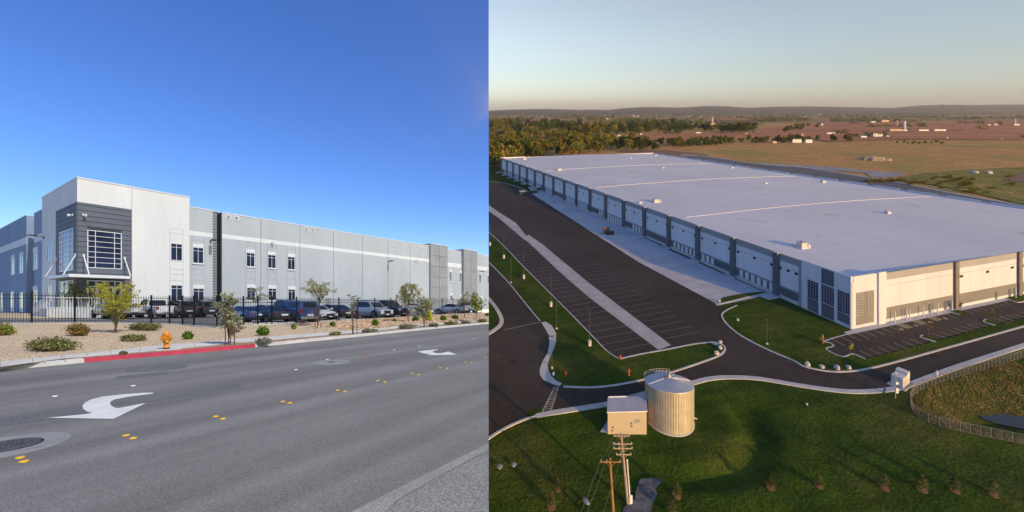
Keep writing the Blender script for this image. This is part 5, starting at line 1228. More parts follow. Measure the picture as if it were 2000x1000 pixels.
# ================================================================== SMALL HILLSIDE THINGS
M['rock_w'] = mat('pale limestone', (.55,.50,.43), .9, .15, 1.5, bmp=.4, bscale=6)
M['rock_s'] = mat('blue-grey slab', (.26,.28,.30), .9, .15, 1.5, bmp=.4, bscale=6)
def boulder(u, v, r, label, seed, flat=.8):
    rnd = random.Random(seed); x, y = pe(u, v); r *= .8; o = (x, y, .1); b = MB(); b.rock(x, y, .1+r*.55, r, rnd, flat, 0, 1); tag(b.build('boulder', M['rock_s'] if 'flat' in label else M['rock_w'], None, E, o), label, 'boulder', 'pale boulders by the kerbs')
for i, (u, v, r, q) in enumerate(((1577,715,.75,'leftmost of four along the corner lawn kerb'),(1605,720,.7,'second of four along the corner lawn kerb'),(1634,722,.9,'largest of four along the corner lawn kerb'),(1658,722,.75,'rightmost of four along the corner lawn kerb'),
      (1396,676,.75,'flat, at the back of the median tip'),(1406,682,.8,'middle one at the median tip'),(1400,693,.8,'front one at the median tip'),(1407,670.5,.6,'small, beyond the kerb at the median tip'),(1404,590,.6,'at the end of the narrow grass strip'),(1441,627,.6,'alone on the corner lawn'),
      (1576,792,.35,'alone on the grass below the road'),(1145,986,.8,'flat bluish, left of the orange pole'),(976,916,.6,'flat, left one of two on the lower left grass'),(1003,913,.65,'flat, right one of two on the lower left grass'))):
    boulder(u, v, r, f'pale boulder, {q}', 60+i, .35 if 'flat' in q else .85)
M['lampgrey'] = mat('bronze lamp pole', (.10,.085,.07), .6, .1, 2)
def lamp_post(u, v, big, label, hz):
    x, y = pe(u, v); o = (x, y, .1); t = thing('lamp_post', label, 'lamp post', o, E, 'lamp posts on the median lawn'); hb = 1.3 if big else .35; rb = .38 if big else .25
    b = MB(); b.lathe(x, y, [(rb,0),(rb,hb),(rb*.9,hb+.03)], 14); b.build('base', M['rock_w'], t, E, o); b = MB(); b.tube((x,y,hb), (x,y,hz), .055, .035, 7); b.build('pole', M['lampgrey'], t, E, o)
    b = MB(); b.box(x-.55, y-.14, hz, x+.35, y+.14, hz+.1); b.build('lamp_head', M['lampblack'], t, E, o)
for u, v, big, q, hz in ((957,480,1,'farthest of the five with tall pale bases',8.5),(984,505,1,'second farthest with a tall pale base',8.5),(1023,545,1,'middle one with a tall pale base',8.5),(1076,599,1,'second nearest with a tall pale base',8.2),(1151.5,676,1,'nearest one with a tall pale base',7.8),
        (998,553,0,'slim, beside the farther bend of the left road',7.2),(1087,643,0,'slim, above the curved pavement',7.0),(1078,720,0,'slim, on the curved pavement',6.5),(1498,673,0,'slim, on the corner lawn',5.5)):
    lamp_post(u, v, big, f'lamp post, {q}', hz)
M['hred'] = mat('red-orange paint', (.50,.09,.03), .6, .12, 2)
def hyd(u, v, label, hz, m, cat='fire hydrant'):
    x, y = pe(u, v); o = (x, y, .12); t = thing('fire_hydrant' if cat == 'fire hydrant' else 'marker_post', label, cat, o, E); b = MB(); b.lathe(x, y, [(.2,.1),(.2,.2),(.15,.25),(.14,hz*.75),(.2,hz*.78),(.18,hz*.9),(.08,hz)], 10); b.build('barrel', m, t, E, o)
    b = MB(); b.tube((x-.28, y, hz*.6), (x+.28, y, hz*.6), .09, .09, 6); b.build('outlet_cap', m, t, E, o)
hyd(1211.5, 702, 'red hydrant at the sharp tip of the trailer lot', 1.0, M['hred']); hyd(1228.5, 734, 'orange hydrant on the median lawn above the tank', 1.4, M['hred']); hyd(1105, 735, 'small orange and white hydrant near the crosswalk', .9, M['hred']); hyd(1607, 671, 'tall orange hydrant marker left of the small car park', 2.0, M['hred'], 'marker post')
hyd(1081, 734, 'pale stub post by the crosswalk pavement', .7, M['unit2'], 'marker post'); hyd(1830, 735, 'beige stub hydrant below the right pavement', 1.1, M['unit2'])
hyd(1728, 768, 'blue and white hydrant left of the metered pole', 1.0, mat('blue paint', (.12,.25,.36), .6))
# transformer cabinets, metered pole
x0, y0 = pe(1763, 761); o = (x0, y0, 0); t = thing('electrical_cabinet', 'cream pad-mounted electrical cabinets in two heights beside the road', 'electrical cabinet', o, E)
a_ = math.atan2(E2.y, E2.x)+.25; ca, sa = math.cos(a_), math.sin(a_)
Fc = Facade((x0, y0), (ca, sa), (sa, -ca)); M['cab'] = mat('cream cabinet paint', (.60,.57,.50), .6, .06, 1)
b = MB(); b.fbox(Fc, -.4, 4.0, -.1, .14, -2.2, .5); b.build('pad', G['kerb'], t, E, o)
b = MB(); b.fbox(Fc, .05, 2.3, .14, 1.95, -1.7, 0); c = b.build('cabinet', M['cab'], t, E, o)
b = MB(); b.fbox(Fc, 2.32, 3.6, .14, 2.25, -1.75, 0); b.build('cabinet', M['cab'], t, E, o)
b = MB()
for q in (.15, 1.2): b.fbox(Fc, q, q+.98, .3, 1.85, .002, .03)
b.build('cabinet_door', M['unit'], c, E, o)
x, y = pe(1748.8, 777.5); o = (x, y, 0); t = thing('meter_pole', 'slim pole with meters and boxes beside the cream cabinets', 'pole', o, E); b = MB(); b.tube((x,y,-.2), (x,y,4.4), .09, .07, 8); b.build('pole', M['wood_p'], t, E, o)
for z, s in ((1.0,.22),(1.5,.18),(2.6,.16)): b = MB(); b.box(x-.1, y-.25, z, x+.2+s, y-.08, z+.4); b.build('meter_box', M['unit2'], t, E, o)
b = MB(); b.lathe(x, y, [(.1,4.4),(.16,4.45),(.14,4.7),(.05,4.75)], 8); b.build('lamp_head', M['unit2'], t, E, o)
# dumpster with an open lid on the apron
x, y = pe(1188, 458); o = (x, y, .1); t = thing('dumpster', 'dark open dumpster with a raised rusty side standing on the dock apron', 'dumpster', o, E)
b = MB(); b.rbox(x+.6, y, .1, 2.9, 2.0, 1.5, .25, top=1.06); b.build('body', M['lampblack'], t, E, o)
M['rust'] = mat('rusty brown sheet', (.16,.11,.075), .8, .3, .6); b = MB(); b.rbox(x-.9, y-.4, .3, 2.5, .2, 3.3, -.35); b.build('lid', M['rust'], t, E, o)
b = MB(); b.rbox(x+.8, y+.2, 1.55, 1.5, 1.2, 1.85, .25); b.build('load', mat('pale blue bags', (.2,.36,.42), .7), t, E, o)
b = MB(); P_ = pe(1178, 456); b.rbox(P_[0], P_[1], .12, 3.4, 1.7, .2, .2); tag(b.build('tarpaulin', mat('yellow tarp', (.42,.42,.05), .7), None, E, (P_[0], P_[1], .12)), 'yellow tarpaulin lying on the apron beside the dumpster', 'tarpaulin')
for i, (u, v, q) in enumerate(((1021,379,'nearest the lawn'),(1040,373.5,'left one of the row'),(1049,372,'right one of the row'),(1042,377,'in front of the row'))):
    x, y = pe(u, v); b = MB(); b.rbox(x, y, .1, 4.5, 2.4, 1.9, .3); b.rbox(x, y, 1.901, 4.7, 2.6, 2.05, .3, 1); tag(b.build('crate', [mat('dark green crate', (.03,.06,.03), .7), G['kerb']], None, E, (x, y, .1)), f'dark green covered crate by the far lawn, {q}', 'crate', 'crates by the far lawn')

# pond fence
fp = resample(POND, 46); o = (POND[12][0], POND[12][1], 0); t = thing('chain_link_fence', 'grey chain link fence curving round the dry grass basin', 'fence', o, E)
M['galv'] = mat('galvanised fence', (.22,.20,.165), .6, .1, 2)
for i, (x, y) in enumerate(fp):
    b = MB(); b.tube((x,y,-.3), (x,y,1.55), .05, .05, 6); b.build('post', M['galv'], t, E, o)
for p, q in zip(fp, fp[1:]):
    b = MB(); L = math.dist(p, q)
    for z in (.06, 1.5): b.tube((*p, z), (*q, z), .025, .025, 4)
    n = max(4, int(L/.16))
    for k in range(n):
        f0_, f1_ = k/n, min(1, k/n+.85/L)
        for s in (0, 1):
            a = (p[0]+(q[0]-p[0])*f0_, p[1]+(q[1]-p[1])*f0_); c = (p[0]+(q[0]-p[0])*f1_, p[1]+(q[1]-p[1])*f1_); zt = 1.45*(f1_-f0_)*L/.85
            b.tube((*a, .06 if s else 1.5), (*c, .06+zt if s else 1.5-zt), .010, .010, 3, cap=False)
    b.build('mesh_panel', M['galv'], t, E, o)
rnd = random.Random(21); b = MB()          # dry grass in the basin
for k in range(30000):
    x, y = rnd.uniform(60, 104), rnd.uniform(62, 96)
    if not inside((x, y), PONDP): continue
    z = land(x, y)
    if z < -1.62: continue
    hh = rnd.uniform(.12,.5)*(.4+.6*noise.noise((x*.3,y*.3,9))+.5); a = rnd.uniform(0,6.28); wd = rnd.uniform(.03,.10); lx, ly = rnd.gauss(0,.16), rnd.gauss(0,.16)
    mi = 0 if noise.noise((x*.12,y*.12,4))+rnd.gauss(0,.25) > .05 else (1 if rnd.random() < .65 else 2)
    b.add([(x-math.cos(a)*wd,y-math.sin(a)*wd,z-.05),(x+math.cos(a)*wd,y+math.sin(a)*wd,z-.05),(x+lx,y+ly,z+hh)], [(0,1,2)], mi)
stuff(b.build('grass', [leafmat('straw grass', (.36,.255,.11)), leafmat('green-gold grass', (.25,.20,.07)), leafmat('russet grass', (.27,.16,.075))], None, E, shear=GRADE))
b = MB(); b.sheet([pe(u, v, -1.62) for u, v in ((1908,807),(1930,801),(1965,803),(2010,812),(2060,820),(2060,850),(1990,836),(1950,828),(1920,818))], -1.62)
m, tn_, bs = nodes('pond water'); bs.inputs['Base Color'].default_value = (.015,.022,.03,1); bs.inputs['Roughness'].default_value = .12; struct(b.build('water', m, None, E))
x, y = pe(1921, 806, -2.2); b = MB(); b.tube((x-.3,y+.3,-1.6),(x+.5,y-.6,-2.3),.45,.45,12); tag(b.build('culvert_pipe', M['unit2'], None, E, (x,y,-2.2)), 'white culvert pipe end sticking out of the basin bank above the water', 'pipe')

# young pines, saplings
M['pine'] = leafmat('young pine needles', (.10,.11,.035), .35, .2); M['pine2'] = leafmat('pale pine needles', (.20,.19,.06), .3, .2); M['straw'] = mat('mulch ring', (.22,.12,.06), .95, .3, 4)
def pine(label, u, v, hpx, seed, wide=.35, name='pine_tree', mats=None):
    x, y = pe(u, v); z = land(x, y); hz = hpx*y/FOC; o = (x, y, z); rnd = random.Random(seed); t = thing(name, label, 'tree', o, E, 'young pines on the lower slope')
    b = MB(); b.tube((x,y,z-.1),(x,y,z+hz*.95),.05,.015,6); b.build('trunk', M['bark'], t, E, o, shear=0); b = MB()
    for k in range(16):
        f = .08+.9*k/15; r = wide*hz*(1-f)**.8*rnd.uniform(.8,1.2)+.06
        for j in range(9):
            a = rnd.uniform(0,6.28); e = Vector((x+math.cos(a)*r, y+math.sin(a)*r, z+hz*f+r*.35)); s = Vector((x,y,z+hz*f))
            for q in range(7): leaf(b, s.lerp(e, rnd.uniform(.2,1.05))+Vector((rnd.gauss(0,.05),rnd.gauss(0,.05),rnd.gauss(0,.05))), .07*max(.7,hz/2), rnd, rnd.choice((0,0,1)), -.3, 2.6)
    b.build('crown', mats or [M['pine'], M['pine2']], t, E, o, shear=0)
    b = MB(); b.lathe(x, y, [(.5*hz*.6,z-.15),(.48*hz*.6,z+.06),(.1,z+.1)], 14); b.build('mulch_ring', M['straw'], t, E, o)
for i, (u, v, hp, q) in enumerate(((1505,951,26,'below the end of the dark ditch'),(1599,947,24,'second from the ditch'),(1727,950,26,'third from the ditch, mid lower right'),(1801,956,30,'bushiest of the lower right row'),(1865,960,28,'left of the last one in the lower right row'),(1939,965,28,'last of the lower right row'),(1322,968,26,'right of the grey stone pad'),(1312,1003,28,'cut by the bottom edge right of the stone pad'),(1090,956,24,'squat, on the lower left grass'),(1077,990,30,'cone shaped, lowest on the left'))):
    pine(f'young pine, {q}', u, v, hp, 70+i, .42 if 'squat' not in q else .55)
def etree(label, u, v, hpx, mats, seed, group='saplings by the small car park'):
    x, y = pe(u, v); hz = hpx*y/FOC; tree('sapling', label, 'tree', (x, y, .15), hz, hz*.35, (hz*.22, hz*.2, hz*.36, hz*.62), mats, M['bark'], seed, 6, 5, 12, .09, 0, .06, 0, 1, group, E)
etree('yellow-leaved sapling left of the orange marker post', 1604, 674, 18, [M['lf_yellow'],M['lf_green2']], 81); etree('yellow-green sapling at the near corner of the small car park', 1662, 695, 24, [M['lf_yellow'],M['lf_green2']], 82)
etree('reddish bare sapling on the car park island', 1814, 658, 30, [M['lf_orange'],M['lf_dry']], 83); etree('green sapling on the right island of the car park', 1937, 627, 24, [M['lf_green'],M['lf_green2']], 84); etree('dark sapling by the lit front pavement', 1876, 612, 20, [M['lf_mesq'],M['lf_green']], 85)

# ================================================================== FAR COUNTRY: fields, woods, farms, hills
poly_e([(1185,268),(1240,264),(1300,262),(1400,260),(1467,259),(1500,263),(1480,270),(1414,274.5),(1320,275.5),(1250,276.5),(1210,275)], .5, 'field', G['field_red'])
poly_e([(1006,241.5),(1040,236),(1082,233),(1151,239),(1130,244),(1098,245)], 1.5, 'field', G['field_red'])
poly_e([(1470,252),(1540,246),(1600,240),(1700,238),(1850,236.5),(2080,236),(2080,274),(1900,273),(1750,273),(1620,277),(1560,268),(1480,268)], .6, 'field', G['field_red'])
poly_e([(1400,232.5),(1480,231),(1560,231),(1600,233),(1500,237),(1400,236)], 2.5, 'field', G['field_red'])
poly_e([(1740,352),(1790,340),(1850,334),(1920,330),(2080,322),(2080,420),(2000,400),(1900,376),(1800,357)], .1, 'grass_bank', G['grass_bank'])
poly_e([(1958,351),(1985,341),(2080,330),(2080,362),(2000,358)], .3, 'field', mat('ploughed brown', (.22,.13,.08), .95, .15, .1))
poly_e([(1480,318),(1560,322),(1640,327),(1690,333),(1760,337),(1770,342),(1730,347),(1700,345),(1690,337),(1600,331),(1480,322)], .0, 'gravel_track', mat('pale grey gravel', (.30,.29,.28), .95, .15, .1))
poly_e([(1200,296),(1260,292),(1300,293),(1380,301),(1385,306),(1290,301)], .05, 'field', mat('bare brown soil', (.24,.13,.08), .95, .2, .05))
# dirt mounds
u0 = 1702; x, y = pe(1702, 312); o = (x, y, 0); rnd = random.Random(2); b = MB()
for k in range(9): b.rock(x+rnd.uniform(-14,14), y+rnd.uniform(-4,4), -.8, rnd.uniform(4.5,8), rnd, .62, 0, 2)
tag(b.build('dirt_mound', mat('heaped soil', (.42,.31,.2), .95, .2, .15), None, E, o), 'heap of pale soil in the brown field behind the warehouse', 'mound')
# hills
b = MB(); prof = ((700,219),(900,216),(955,215.5),(1000,213.5),(1060,212.3),(1120,213.5),(1190,214),(1215,211),(1260,208.2),(1330,209.5),(1380,206.3),(1420,207),(1465,210),(1520,207.5),(1600,207.3),(1680,209),(1740,210.3),(1790,206),(1840,203.8),(1900,204.5),(1960,203.5),(2000,203.6),(2100,205),(2400,208))
def crest(u):
    for a, c in zip(prof, prof[1:]):
        if a[0] <= u <= c[0]: f = (u-a[0])/(c[0]-a[0]); return a[1]+(c[1]-a[1])*f
    return 216
us = [700+7*i for i in range(243)]; rows_ = []
for yy, k in ((5200,0),(6200,.30),(7000,.55),(8000,.8),(9000,1.0),(10000,.9),(12000,.4)):
    row = []
    for u in us:
        x = (u-CX)/FOC*yy; hz = (RISE_V-crest(u))/FOC*9000+52*0+50
        row.append((x, yy, -4+hz*k*(1+.16*noise.noise((u*.02, yy*.001, 2))*(0 if k == 1 else 1))+ (noise.noise((u*.21, yy, 1))*8 if k > .2 else 0)))
    rows_.append(row)
for r0, r1 in zip(rows_, rows_[1:]): b.strip(r0, r1)
struct(b.build('hills', groundmat('wooded hills', (.07,.10,.05), (.15,.15,.08), (.04,.065,.035), .004, .009, 1, .012, 30), None, E, smooth=True))
# woods
FM = [leafmat('wood olive', (.17,.155,.03), .35, .15), leafmat('wood green', (.085,.12,.024), .35, .15), leafmat('wood dark', (.05,.075,.022), .35, .15), leafmat('wood gold', (.24,.18,.035), .35, .15)]
def blob_tree(seed, mi, H=12.0):
    rnd = random.Random(seed); cb_, tb = MB(), MB(); tb.tube((0,0,-.5),(0,0,H*.5),.3,.16,6); lobes = []
    for k in range(11):
        a = rnd.uniform(0,6.28); r = rnd.uniform(.05,.36)*H; lobes.append(Vector((math.cos(a)*r, math.sin(a)*r, H*rnd.uniform(.34,.82))))
        tb.tube((0,0,H*.3), lobes[-1], .12, .05, 4, cap=False)
    for c in lobes:
        rr = rnd.uniform(.14,.24)*H; m2 = mi if rnd.random() < .8 else rnd.randrange(4)
        for k in range(46):
            d = Vector((rnd.gauss(0,1),rnd.gauss(0,1),rnd.gauss(.25,.9))).normalized(); leaf(cb_, c+d*rr*rnd.uniform(.7,1.05), rnd.uniform(.75,1.5), rnd, m2, 0, 1.3)
    return tb, cb_
LB = ['olive-green leafy tree in the wood beyond the white roof', 'mid green leafy tree in the wood beyond the white roof', 'dark green dense tree in the wood beyond the white roof', 'golden autumn tree in the wood beyond the white roof']
protos = []
for k in range(8):
    t = thing('woodland_tree', LB[k % 4], 'tree', (0, 0, 0), E, 'trees of the near wood'); tb, cb_ = blob_tree(200+k, k % 4); tb.build('trunk', M['bark'], t, E, shear=0); cb_.build('crown', FM, t, E, shear=0); protos.append(t)
rnd = random.Random(33); spots = []
def wood(poly, n, sc0, kinds, dmin=6.0):
    us_, vs_ = [p[0] for p in poly], [p[1] for p in poly]; c = 0
    for _ in range(n*40):
        u, v = rnd.uniform(min(us_), max(us_)), rnd.uniform(min(vs_), max(vs_))
        if not inside((u, v), poly): continue
        x, y = pe(u, v); 
        if any(abs(u-a) < dmin*1.3 and abs(v-b_) < dmin*.45 for a, b_, *_ in spots): continue
        spots.append((u, v, x, y, rnd.choice(kinds), sc0*rnd.uniform(.75,1.25))); c += 1
        if c >= n: break
wood([(950,262),(1040,262),(1120,268),(1200,285),(1190,300),(1140,306),(1060,314),(1000,318),(985,326),(950,336)], 120, 1.45, (0,0,0,1,4,4,5,5,7), 5.0)
wood([(950,244),(1080,244),(1150,250),(1185,262),(1180,272),(1120,266),(1040,261),(950,262)], 70, 1.9, (0,1,1,2,5,4,6), 4.0)
wood([(1190,280),(1260,279),(1300,284),(1290,294),(1215,297)], 24, 1.1, (2,6,4,0), 5)
wood([(1170,250),(1260,244),(1320,248),(1480,258),(1475,262),(1380,258),(1290,260),(1200,266)], 80, 1.7, (1,2,5,6,0), 3.6)
wood([(1300,281),(1400,279),(1500,276),(1505,280),(1400,284),(1310,288)], 60, .8, (0,4,1,5), 1.2)
wood([(1488,274),(1530,270),(1600,273),(1600,279),(1490,281)], 14, .8, (1,2,0,5), 5)
wood([(1622,271),(1660,271),(1662,277),(1624,277)], 5, .7, (2,0), 4)
wood([(1745,278),(1850,279),(1850,283),(1745,281)], 9, .35, (0,1,2), 6)
wood([(1540,248),(1600,243),(1615,247),(1560,258),(1530,259)], 14, 1.0, (1,2,0), 4)
usedp = set()
for u, v, x, y, k, s in spots:
    if k not in usedp: usedp.add(k); o = protos[k]; o.location = E.pos(x, y, -.3)
    else: o = dup(protos[k], E.pos(x, y, -.3))
    o.scale = (s*rnd.uniform(.9,1.25), s*rnd.uniform(.9,1.2), s*rnd.uniform(.85,1.15)); o.rotation_euler = (0, 0, rnd.uniform(0, 6.28))
for k in range(8):
    if k not in usedp: protos[k].location = E.pos(*pe(1010+k*9, 300), -.3)
b = MB(); rnd = random.Random(44)           # far tree lines that read as one mass
def row(u0, v0, u1, v1, n, hpx, jit=1.2, kinds=(1,2,2,0)):
    for k in range(n):
        f = rnd.random(); u, v = u0+(u1-u0)*f, v0+(v1-v0)*f+rnd.uniform(-jit,jit)*.5; x, y = pe(u, v); H = hpx*y/FOC*rnd.uniform(.6,1.2); mi = rnd.choice(kinds); cs = Vector((x, y, 0))
        for _ in range(16):
            d = Vector((rnd.gauss(0,1)*.6, rnd.gauss(0,1)*.6, 0))*H*.6; leaf(b, cs+d+Vector((0,0,H*rnd.uniform(.1,.95))), H*rnd.uniform(.16,.34), rnd, mi, 0, 1.2)
for a in ((950,228,1480,229,150,4.5,3),(950,238,1040,236,60,7,4),(950,243,1000,243,30,8,3),(1080,230,1200,233,70,6,4),(1060,241,1110,240,14,4,1),(1150,235,1330,238,110,6.5,3),(1160,242,1300,241,70,7,4),(1330,241,1470,246,70,7,3),(1470,237,1580,236,70,7,3),(1390,232,1560,229,80,5,3),
          (1625,238,1720,238,46,8,2),(1720,236,1790,240,26,6,3),(1688,248,1780,248,50,5.5,2),(1790,248,1806,248,7,8,1),(1600,229,1850,230,130,4.5,3),(1850,233,2020,231,110,5,3),(1880,241,1960,240,20,4,1),(1910,243,1916,243,4,6,1),(1953,244,1958,244,4,5,1),(1680,267,1740,266,16,8,2),(1660,268,1676,266,9,6,1),(2000,268,2010,268,5,6,1),(1560,226,2020,224,160,4,2),(950,223,1500,223,160,4,2),(1990,270,2020,268,8,6,1)): row(*a)
for k in range(60):
    u, v = rnd.uniform(1150, 2010), 222+rnd.random()**1.6*40; row(u, v, u+rnd.uniform(4, 45), v+rnd.uniform(-.4,.4), rnd.randrange(3, 14), rnd.uniform(2.5, 5.5)*(.5+(v-216)/45), .6)
stuff(b.build('woods', FM, None, E))
# farm buildings
M['farm_w'] = mat('white farmhouse wall', (.70,.66,.60), .8, .08, .2); M['farm_t'] = mat('tan farm wall', (.58,.40,.27), .8, .1, .2); M['roof_d'] = mat('dark slate roof', (.10,.10,.12), .7, .1, .3); M['roof_r'] = mat('red barn roof', (.34,.13,.08), .8, .1, .3)
def farm(u, v, wpx, hpx, label, wm_='farm_w', rm='roof_d', tower=None, group='farm buildings far away', name='farmhouse', cat='house'):
    x, y = pe(u, v); o = (x, y, 0); w_, z = wpx*.8*y/FOC, hpx*.72*y/FOC; t = thing(name, label, cat, o, E, group); d = w_*.5
    b = MB(); b.box(x-w_/2, y-d/2, -3, x+w_/2, y+d/2, z*.6); b.build('wall', M[wm_], t, E, o, shear=0)
    b = MB(); b.add([(x-w_*.53,y-d*.55,z*.58),(x+w_*.53,y-d*.55,z*.58),(x+w_*.53,y+d*.55,z*.58),(x-w_*.53,y+d*.55,z*.58),(x-w_*.53,y,z),(x+w_*.53,y,z)], [(0,1,5,4),(2,3,4,5),(0,4,3),(1,2,5),(3,2,1,0)]); b.build('roof', M[rm], t, E, o, shear=0)
    if tower: b = MB(); b.lathe(x+w_*tower[0], y, [(tower[1]*y/FOC,-3),(tower[1]*y/FOC,tower[2]*y/FOC),(tower[1]*.4*y/FOC,tower[2]*1.12*y/FOC)], 10); b.build('tower', M[wm_], t, E, o, shear=0)
farm(1554,278,22,10,'long blue-roofed barn among the trees behind the warehouse','farm_w','roof_d',name='barn',cat='barn'); farm(1578,278.5,16,11,'white gabled farmhouse right of the long blue-roofed barn'); farm(1512,279,10,7,'tan shed left of the long blue-roofed barn','farm_t','roof_d'); farm(1566,266,6,8,'orange-lit gable above the blue-roofed barn','farm_t','roof_r')
farm(1685,269,14,6,'low pale shed left of the white farmhouse in the red field'); farm(1711,267,22,11,'large white farmhouse with wings in the middle of the red field'); farm(1733,267,8,3,'tiny white shed right of the large white farmhouse')
farm(1745,256,30,4,'long low barn below the slim white silo','farm_t','roof_d',name='barn',cat='barn'); farm(1766,256,12,4,'barn with a tall slim white silo in the red field','farm_w','roof_d',(.1,2,18),name='barn',cat='barn'); farm(1800,256,24,3,'long pale poultry shed right of the slim silo'); farm(1831,256,28,3,'second long pale poultry shed right of the slim silo'); farm(1752,246,6,4,'tan silo house left of the slim white silo','farm_t','roof_r',(0,1.2,10))
farm(1390,244,16,7,'tan church-like farm with a pale tower above the wood','farm_t','roof_r',(.1,2,14)); farm(1405,244,10,5,'red-roofed barn beside the tan tower','farm_t','roof_r'); farm(1188,235,12,8,'tan gabled hall left of the wood top','farm_t','roof_r'); farm(1036,243,16,7,'cluster of red-roofed barns left of the small red field','farm_t','roof_r'); farm(1048,242,14,6,'second red-roofed barn left of the small red field','farm_t','roof_r'); farm(1030,245.5,10,4,'low pale barn in front of the red-roofed pair'); farm(958,244,14,6,'pink-lit barns at the left end of the wood','farm_t','roof_r'); farm(972,242.5,8,4,'white sheds at the left end of the wood')
farm(1130,222,4,5,'white farm tower on the far plain left','farm_w','roof_d',(0,1.2,6)); farm(1209,266,6,5,'white cottage at the left end of the long red field'); farm(1252,262.5,5,4,'small white cottage on the top of the long red field'); farm(1363,260.5,12,4,'white farmhouse along the long red field'); farm(1458,261.5,4,4,'white hut at the right end of the long red field'); farm(1620,262,20,4,'pale barns in front of the second wood clump','farm_w','roof_d',name='barn',cat='barn'); farm(1726,238.5,18,6,'tan terrace of houses beyond the red field','farm_t','roof_r'); farm(1704,239.5,10,5,'white house left of the tan terrace'); farm(1605,245,5,7,'white house on the dark wooded knoll'); farm(1931,245,6,5,'white and blue house far right'); farm(1943,245,10,6,'red-roofed house far right','farm_t','roof_r'); farm(1983,245,14,4,'white farm at the far right edge with a thin tower','farm_w','roof_d',(.0,1.2,12))
fg = thing('farmhouse', 'tiny white farm building scattered on the far plain', 'house', (0, 0, 0), E, 'tiny farm buildings on the far plain'); b = MB(); b.box(-9,-6,-3,9,6,9); b.build('wall', M['farm_w'], fg, E, shear=0); b = MB(); b.add([(-10,-7,8.9),(10,-7,8.9),(10,7,8.9),(-10,7,8.9),(-10,0,14),(10,0,14)], [(0,1,5,4),(2,3,4,5),(0,4,3),(1,2,5),(3,2,1,0)]); b.build('roof', M['farm_w'], fg, E, shear=0)
rnd = random.Random(50)
for i, (u, v) in enumerate(((988,219),(1009,221),(1026,220),(1094,220),(1110,221.5),(1122,222),(1058,228),(1238,227),(1246,228),(1300,231),(1345,228),(1368,229),(1424,226.5),(1430,228.5),(1436,229.5),(1490,226.5),(1602,224.5),(1608,226),(1622,226.5),(1640,228),(1655,227.5),(1693,229),(1784,224),(1757,231),(1806,236),(1850,270.5),(1957,272),(1573,229),(1205,237),(1140,233))):
    o = fg if i == 0 else dup(fg, None); x, y = pe(u, v); o.location = E.pos(x, y, 0); s = rnd.uniform(1.2,2.8)*y/FOC/18; o.scale = (s, s, s*rnd.uniform(.9,1.4)); o.rotation_euler = (0, 0, rnd.uniform(-.5,.5))
# things on the grass bank at the far right
for i, (u, v, q) in enumerate(((1903,338,'left one'),(1931,339,'right one'))):
    x, y = pe(u, v); b = MB(); b.rock(x, y, .8, 2.6, random.Random(i), .6, 0, 2); tag(b.build('boulder', M['rock_w'], None, E, (x, y, .4)), f'bluish white boulder on the rough bank at the far right, {q}', 'boulder', 'boulders on the far right bank')
rnd = random.Random(61); bp = []
for k in range(3):
    t = thing('bush', 'low green bush on the rough bank behind the truck court', 'bush', (0,0,0), E, 'bushes on the rough bank'); b = MB()
    for _ in range(160): d = Vector((rnd.gauss(0,1),rnd.gauss(0,1),abs(rnd.gauss(0,.8)))); leaf(b, Vector((d.x*1.1,d.y*1.1,d.z*.9+.1)), .38, rnd, rnd.choice((0,1,3)), 0, 1.5)
    b.build('foliage', FM, t, E, shear=0); bp.append(t)
for i in range(36):
    u = rnd.uniform(1690, 1998); v = rnd.uniform(max(331, 354-(u-1740)*.09), 356+(u-1740)*.155); x, y = pe(u, v); o = bp[i] if i < 3 else dup(bp[i % 3], None); o.location = E.pos(x, y, .1); s = rnd.uniform(.5,1.4); o.scale = (s*1.3, s*1.3, s)

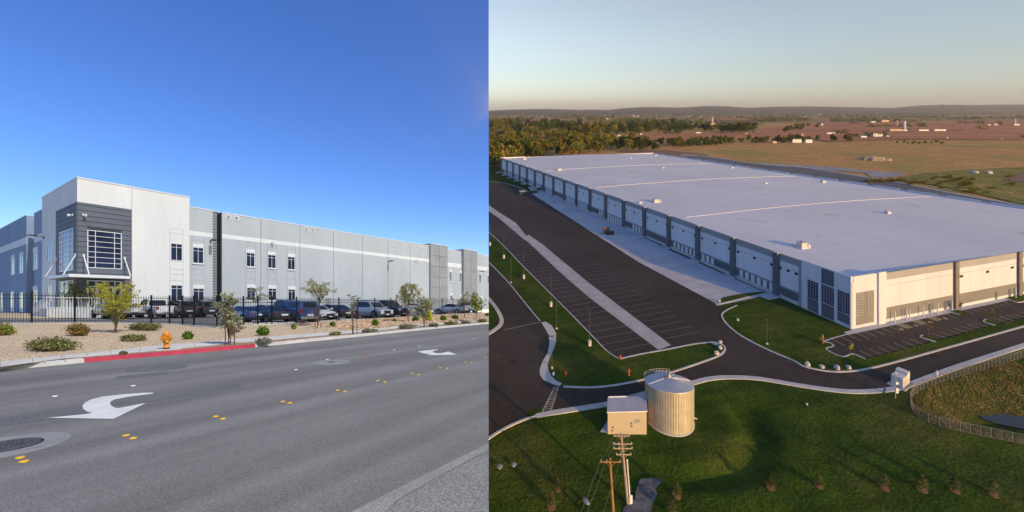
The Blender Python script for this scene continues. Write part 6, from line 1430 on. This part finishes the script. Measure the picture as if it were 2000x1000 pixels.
# ================================================================== HAZE over the hillside country
HAZE = True
if HAZE:
    # a layer that follows the rise of the hillside, its floor a metre under the lowest ground, its lid above camera and hills
    b = MB(); lo = lambda x, y: E.base+GRADE*y-6; hi = lambda x, y: E.base+GRADE*max(y, 0)+210+max(0, y)*.004
    cs = [(-112, -60), (3000, -60), (16000, 14500), (-740, 14500)]; lowz = lambda p: lo(*p) if p[1] > 0 else min(-30, lo(*p))
    b.hexa([(x, y, lo(x, y)) for x, y in cs]+[(x, y, hi(x, y)) for x, y in cs]); o = b.build('haze', [], None, Place(0, 0, coll_e)); stuff(o)
    m = bpy.data.materials.new('evening haze'); m.use_nodes = True; t_ = m.node_tree; t_.nodes.clear(); ou = t_.nodes.new('ShaderNodeOutputMaterial'); pv = t_.nodes.new('ShaderNodeVolumePrincipled')
    pv.inputs['Color'].default_value = (.98,.90,.87,1); pv.inputs['Density'].default_value = 4.5e-5; pv.inputs['Anisotropy'].default_value = .1; t_.links.new(pv.outputs[0], ou.inputs['Volume']); o.data.materials.append(m)

# ================================================================== each place ends at the parting line between the two plots of land
bpy.context.view_layer.update()
def trim(coll, keep_west):
    for o in list(coll.objects):
        if o.type != 'MESH' or o.name.startswith('haze'): continue
        mw = o.matrix_world; nrm_ = Vector((1, PART, 0)); ln = (mw.to_3x3().transposed() @ nrm_); lo_ = mw.inverted() @ Vector((0, 0, 0))
        d = [ln.dot(Vector(c)-lo_) for c in o.bound_box]
        bad = max(d) if keep_west else -min(d); good = -min(d) if keep_west else max(d)
        if bad <= 0: continue
        if good <= 0: bpy.data.objects.remove(o); continue
        if o.data.users > 1: o.data = o.data.copy()
        bm = bmesh.new(); bm.from_mesh(o.data)
        bmesh.ops.bisect_plane(bm, geom=bm.verts[:]+bm.edges[:]+bm.faces[:], plane_co=lo_, plane_no=ln.normalized(), clear_outer=keep_west, clear_inner=not keep_west)
        if not bm.verts: bm.free(); bpy.data.objects.remove(o); continue
        bm.to_mesh(o.data); bm.free()
trim(coll_w, True); trim(coll_e, False)
for coll in (coll_w, coll_e):
    for o in list(coll.objects):
        if o.type == 'EMPTY' and not o.children and o.parent is None: bpy.data.objects.remove(o)
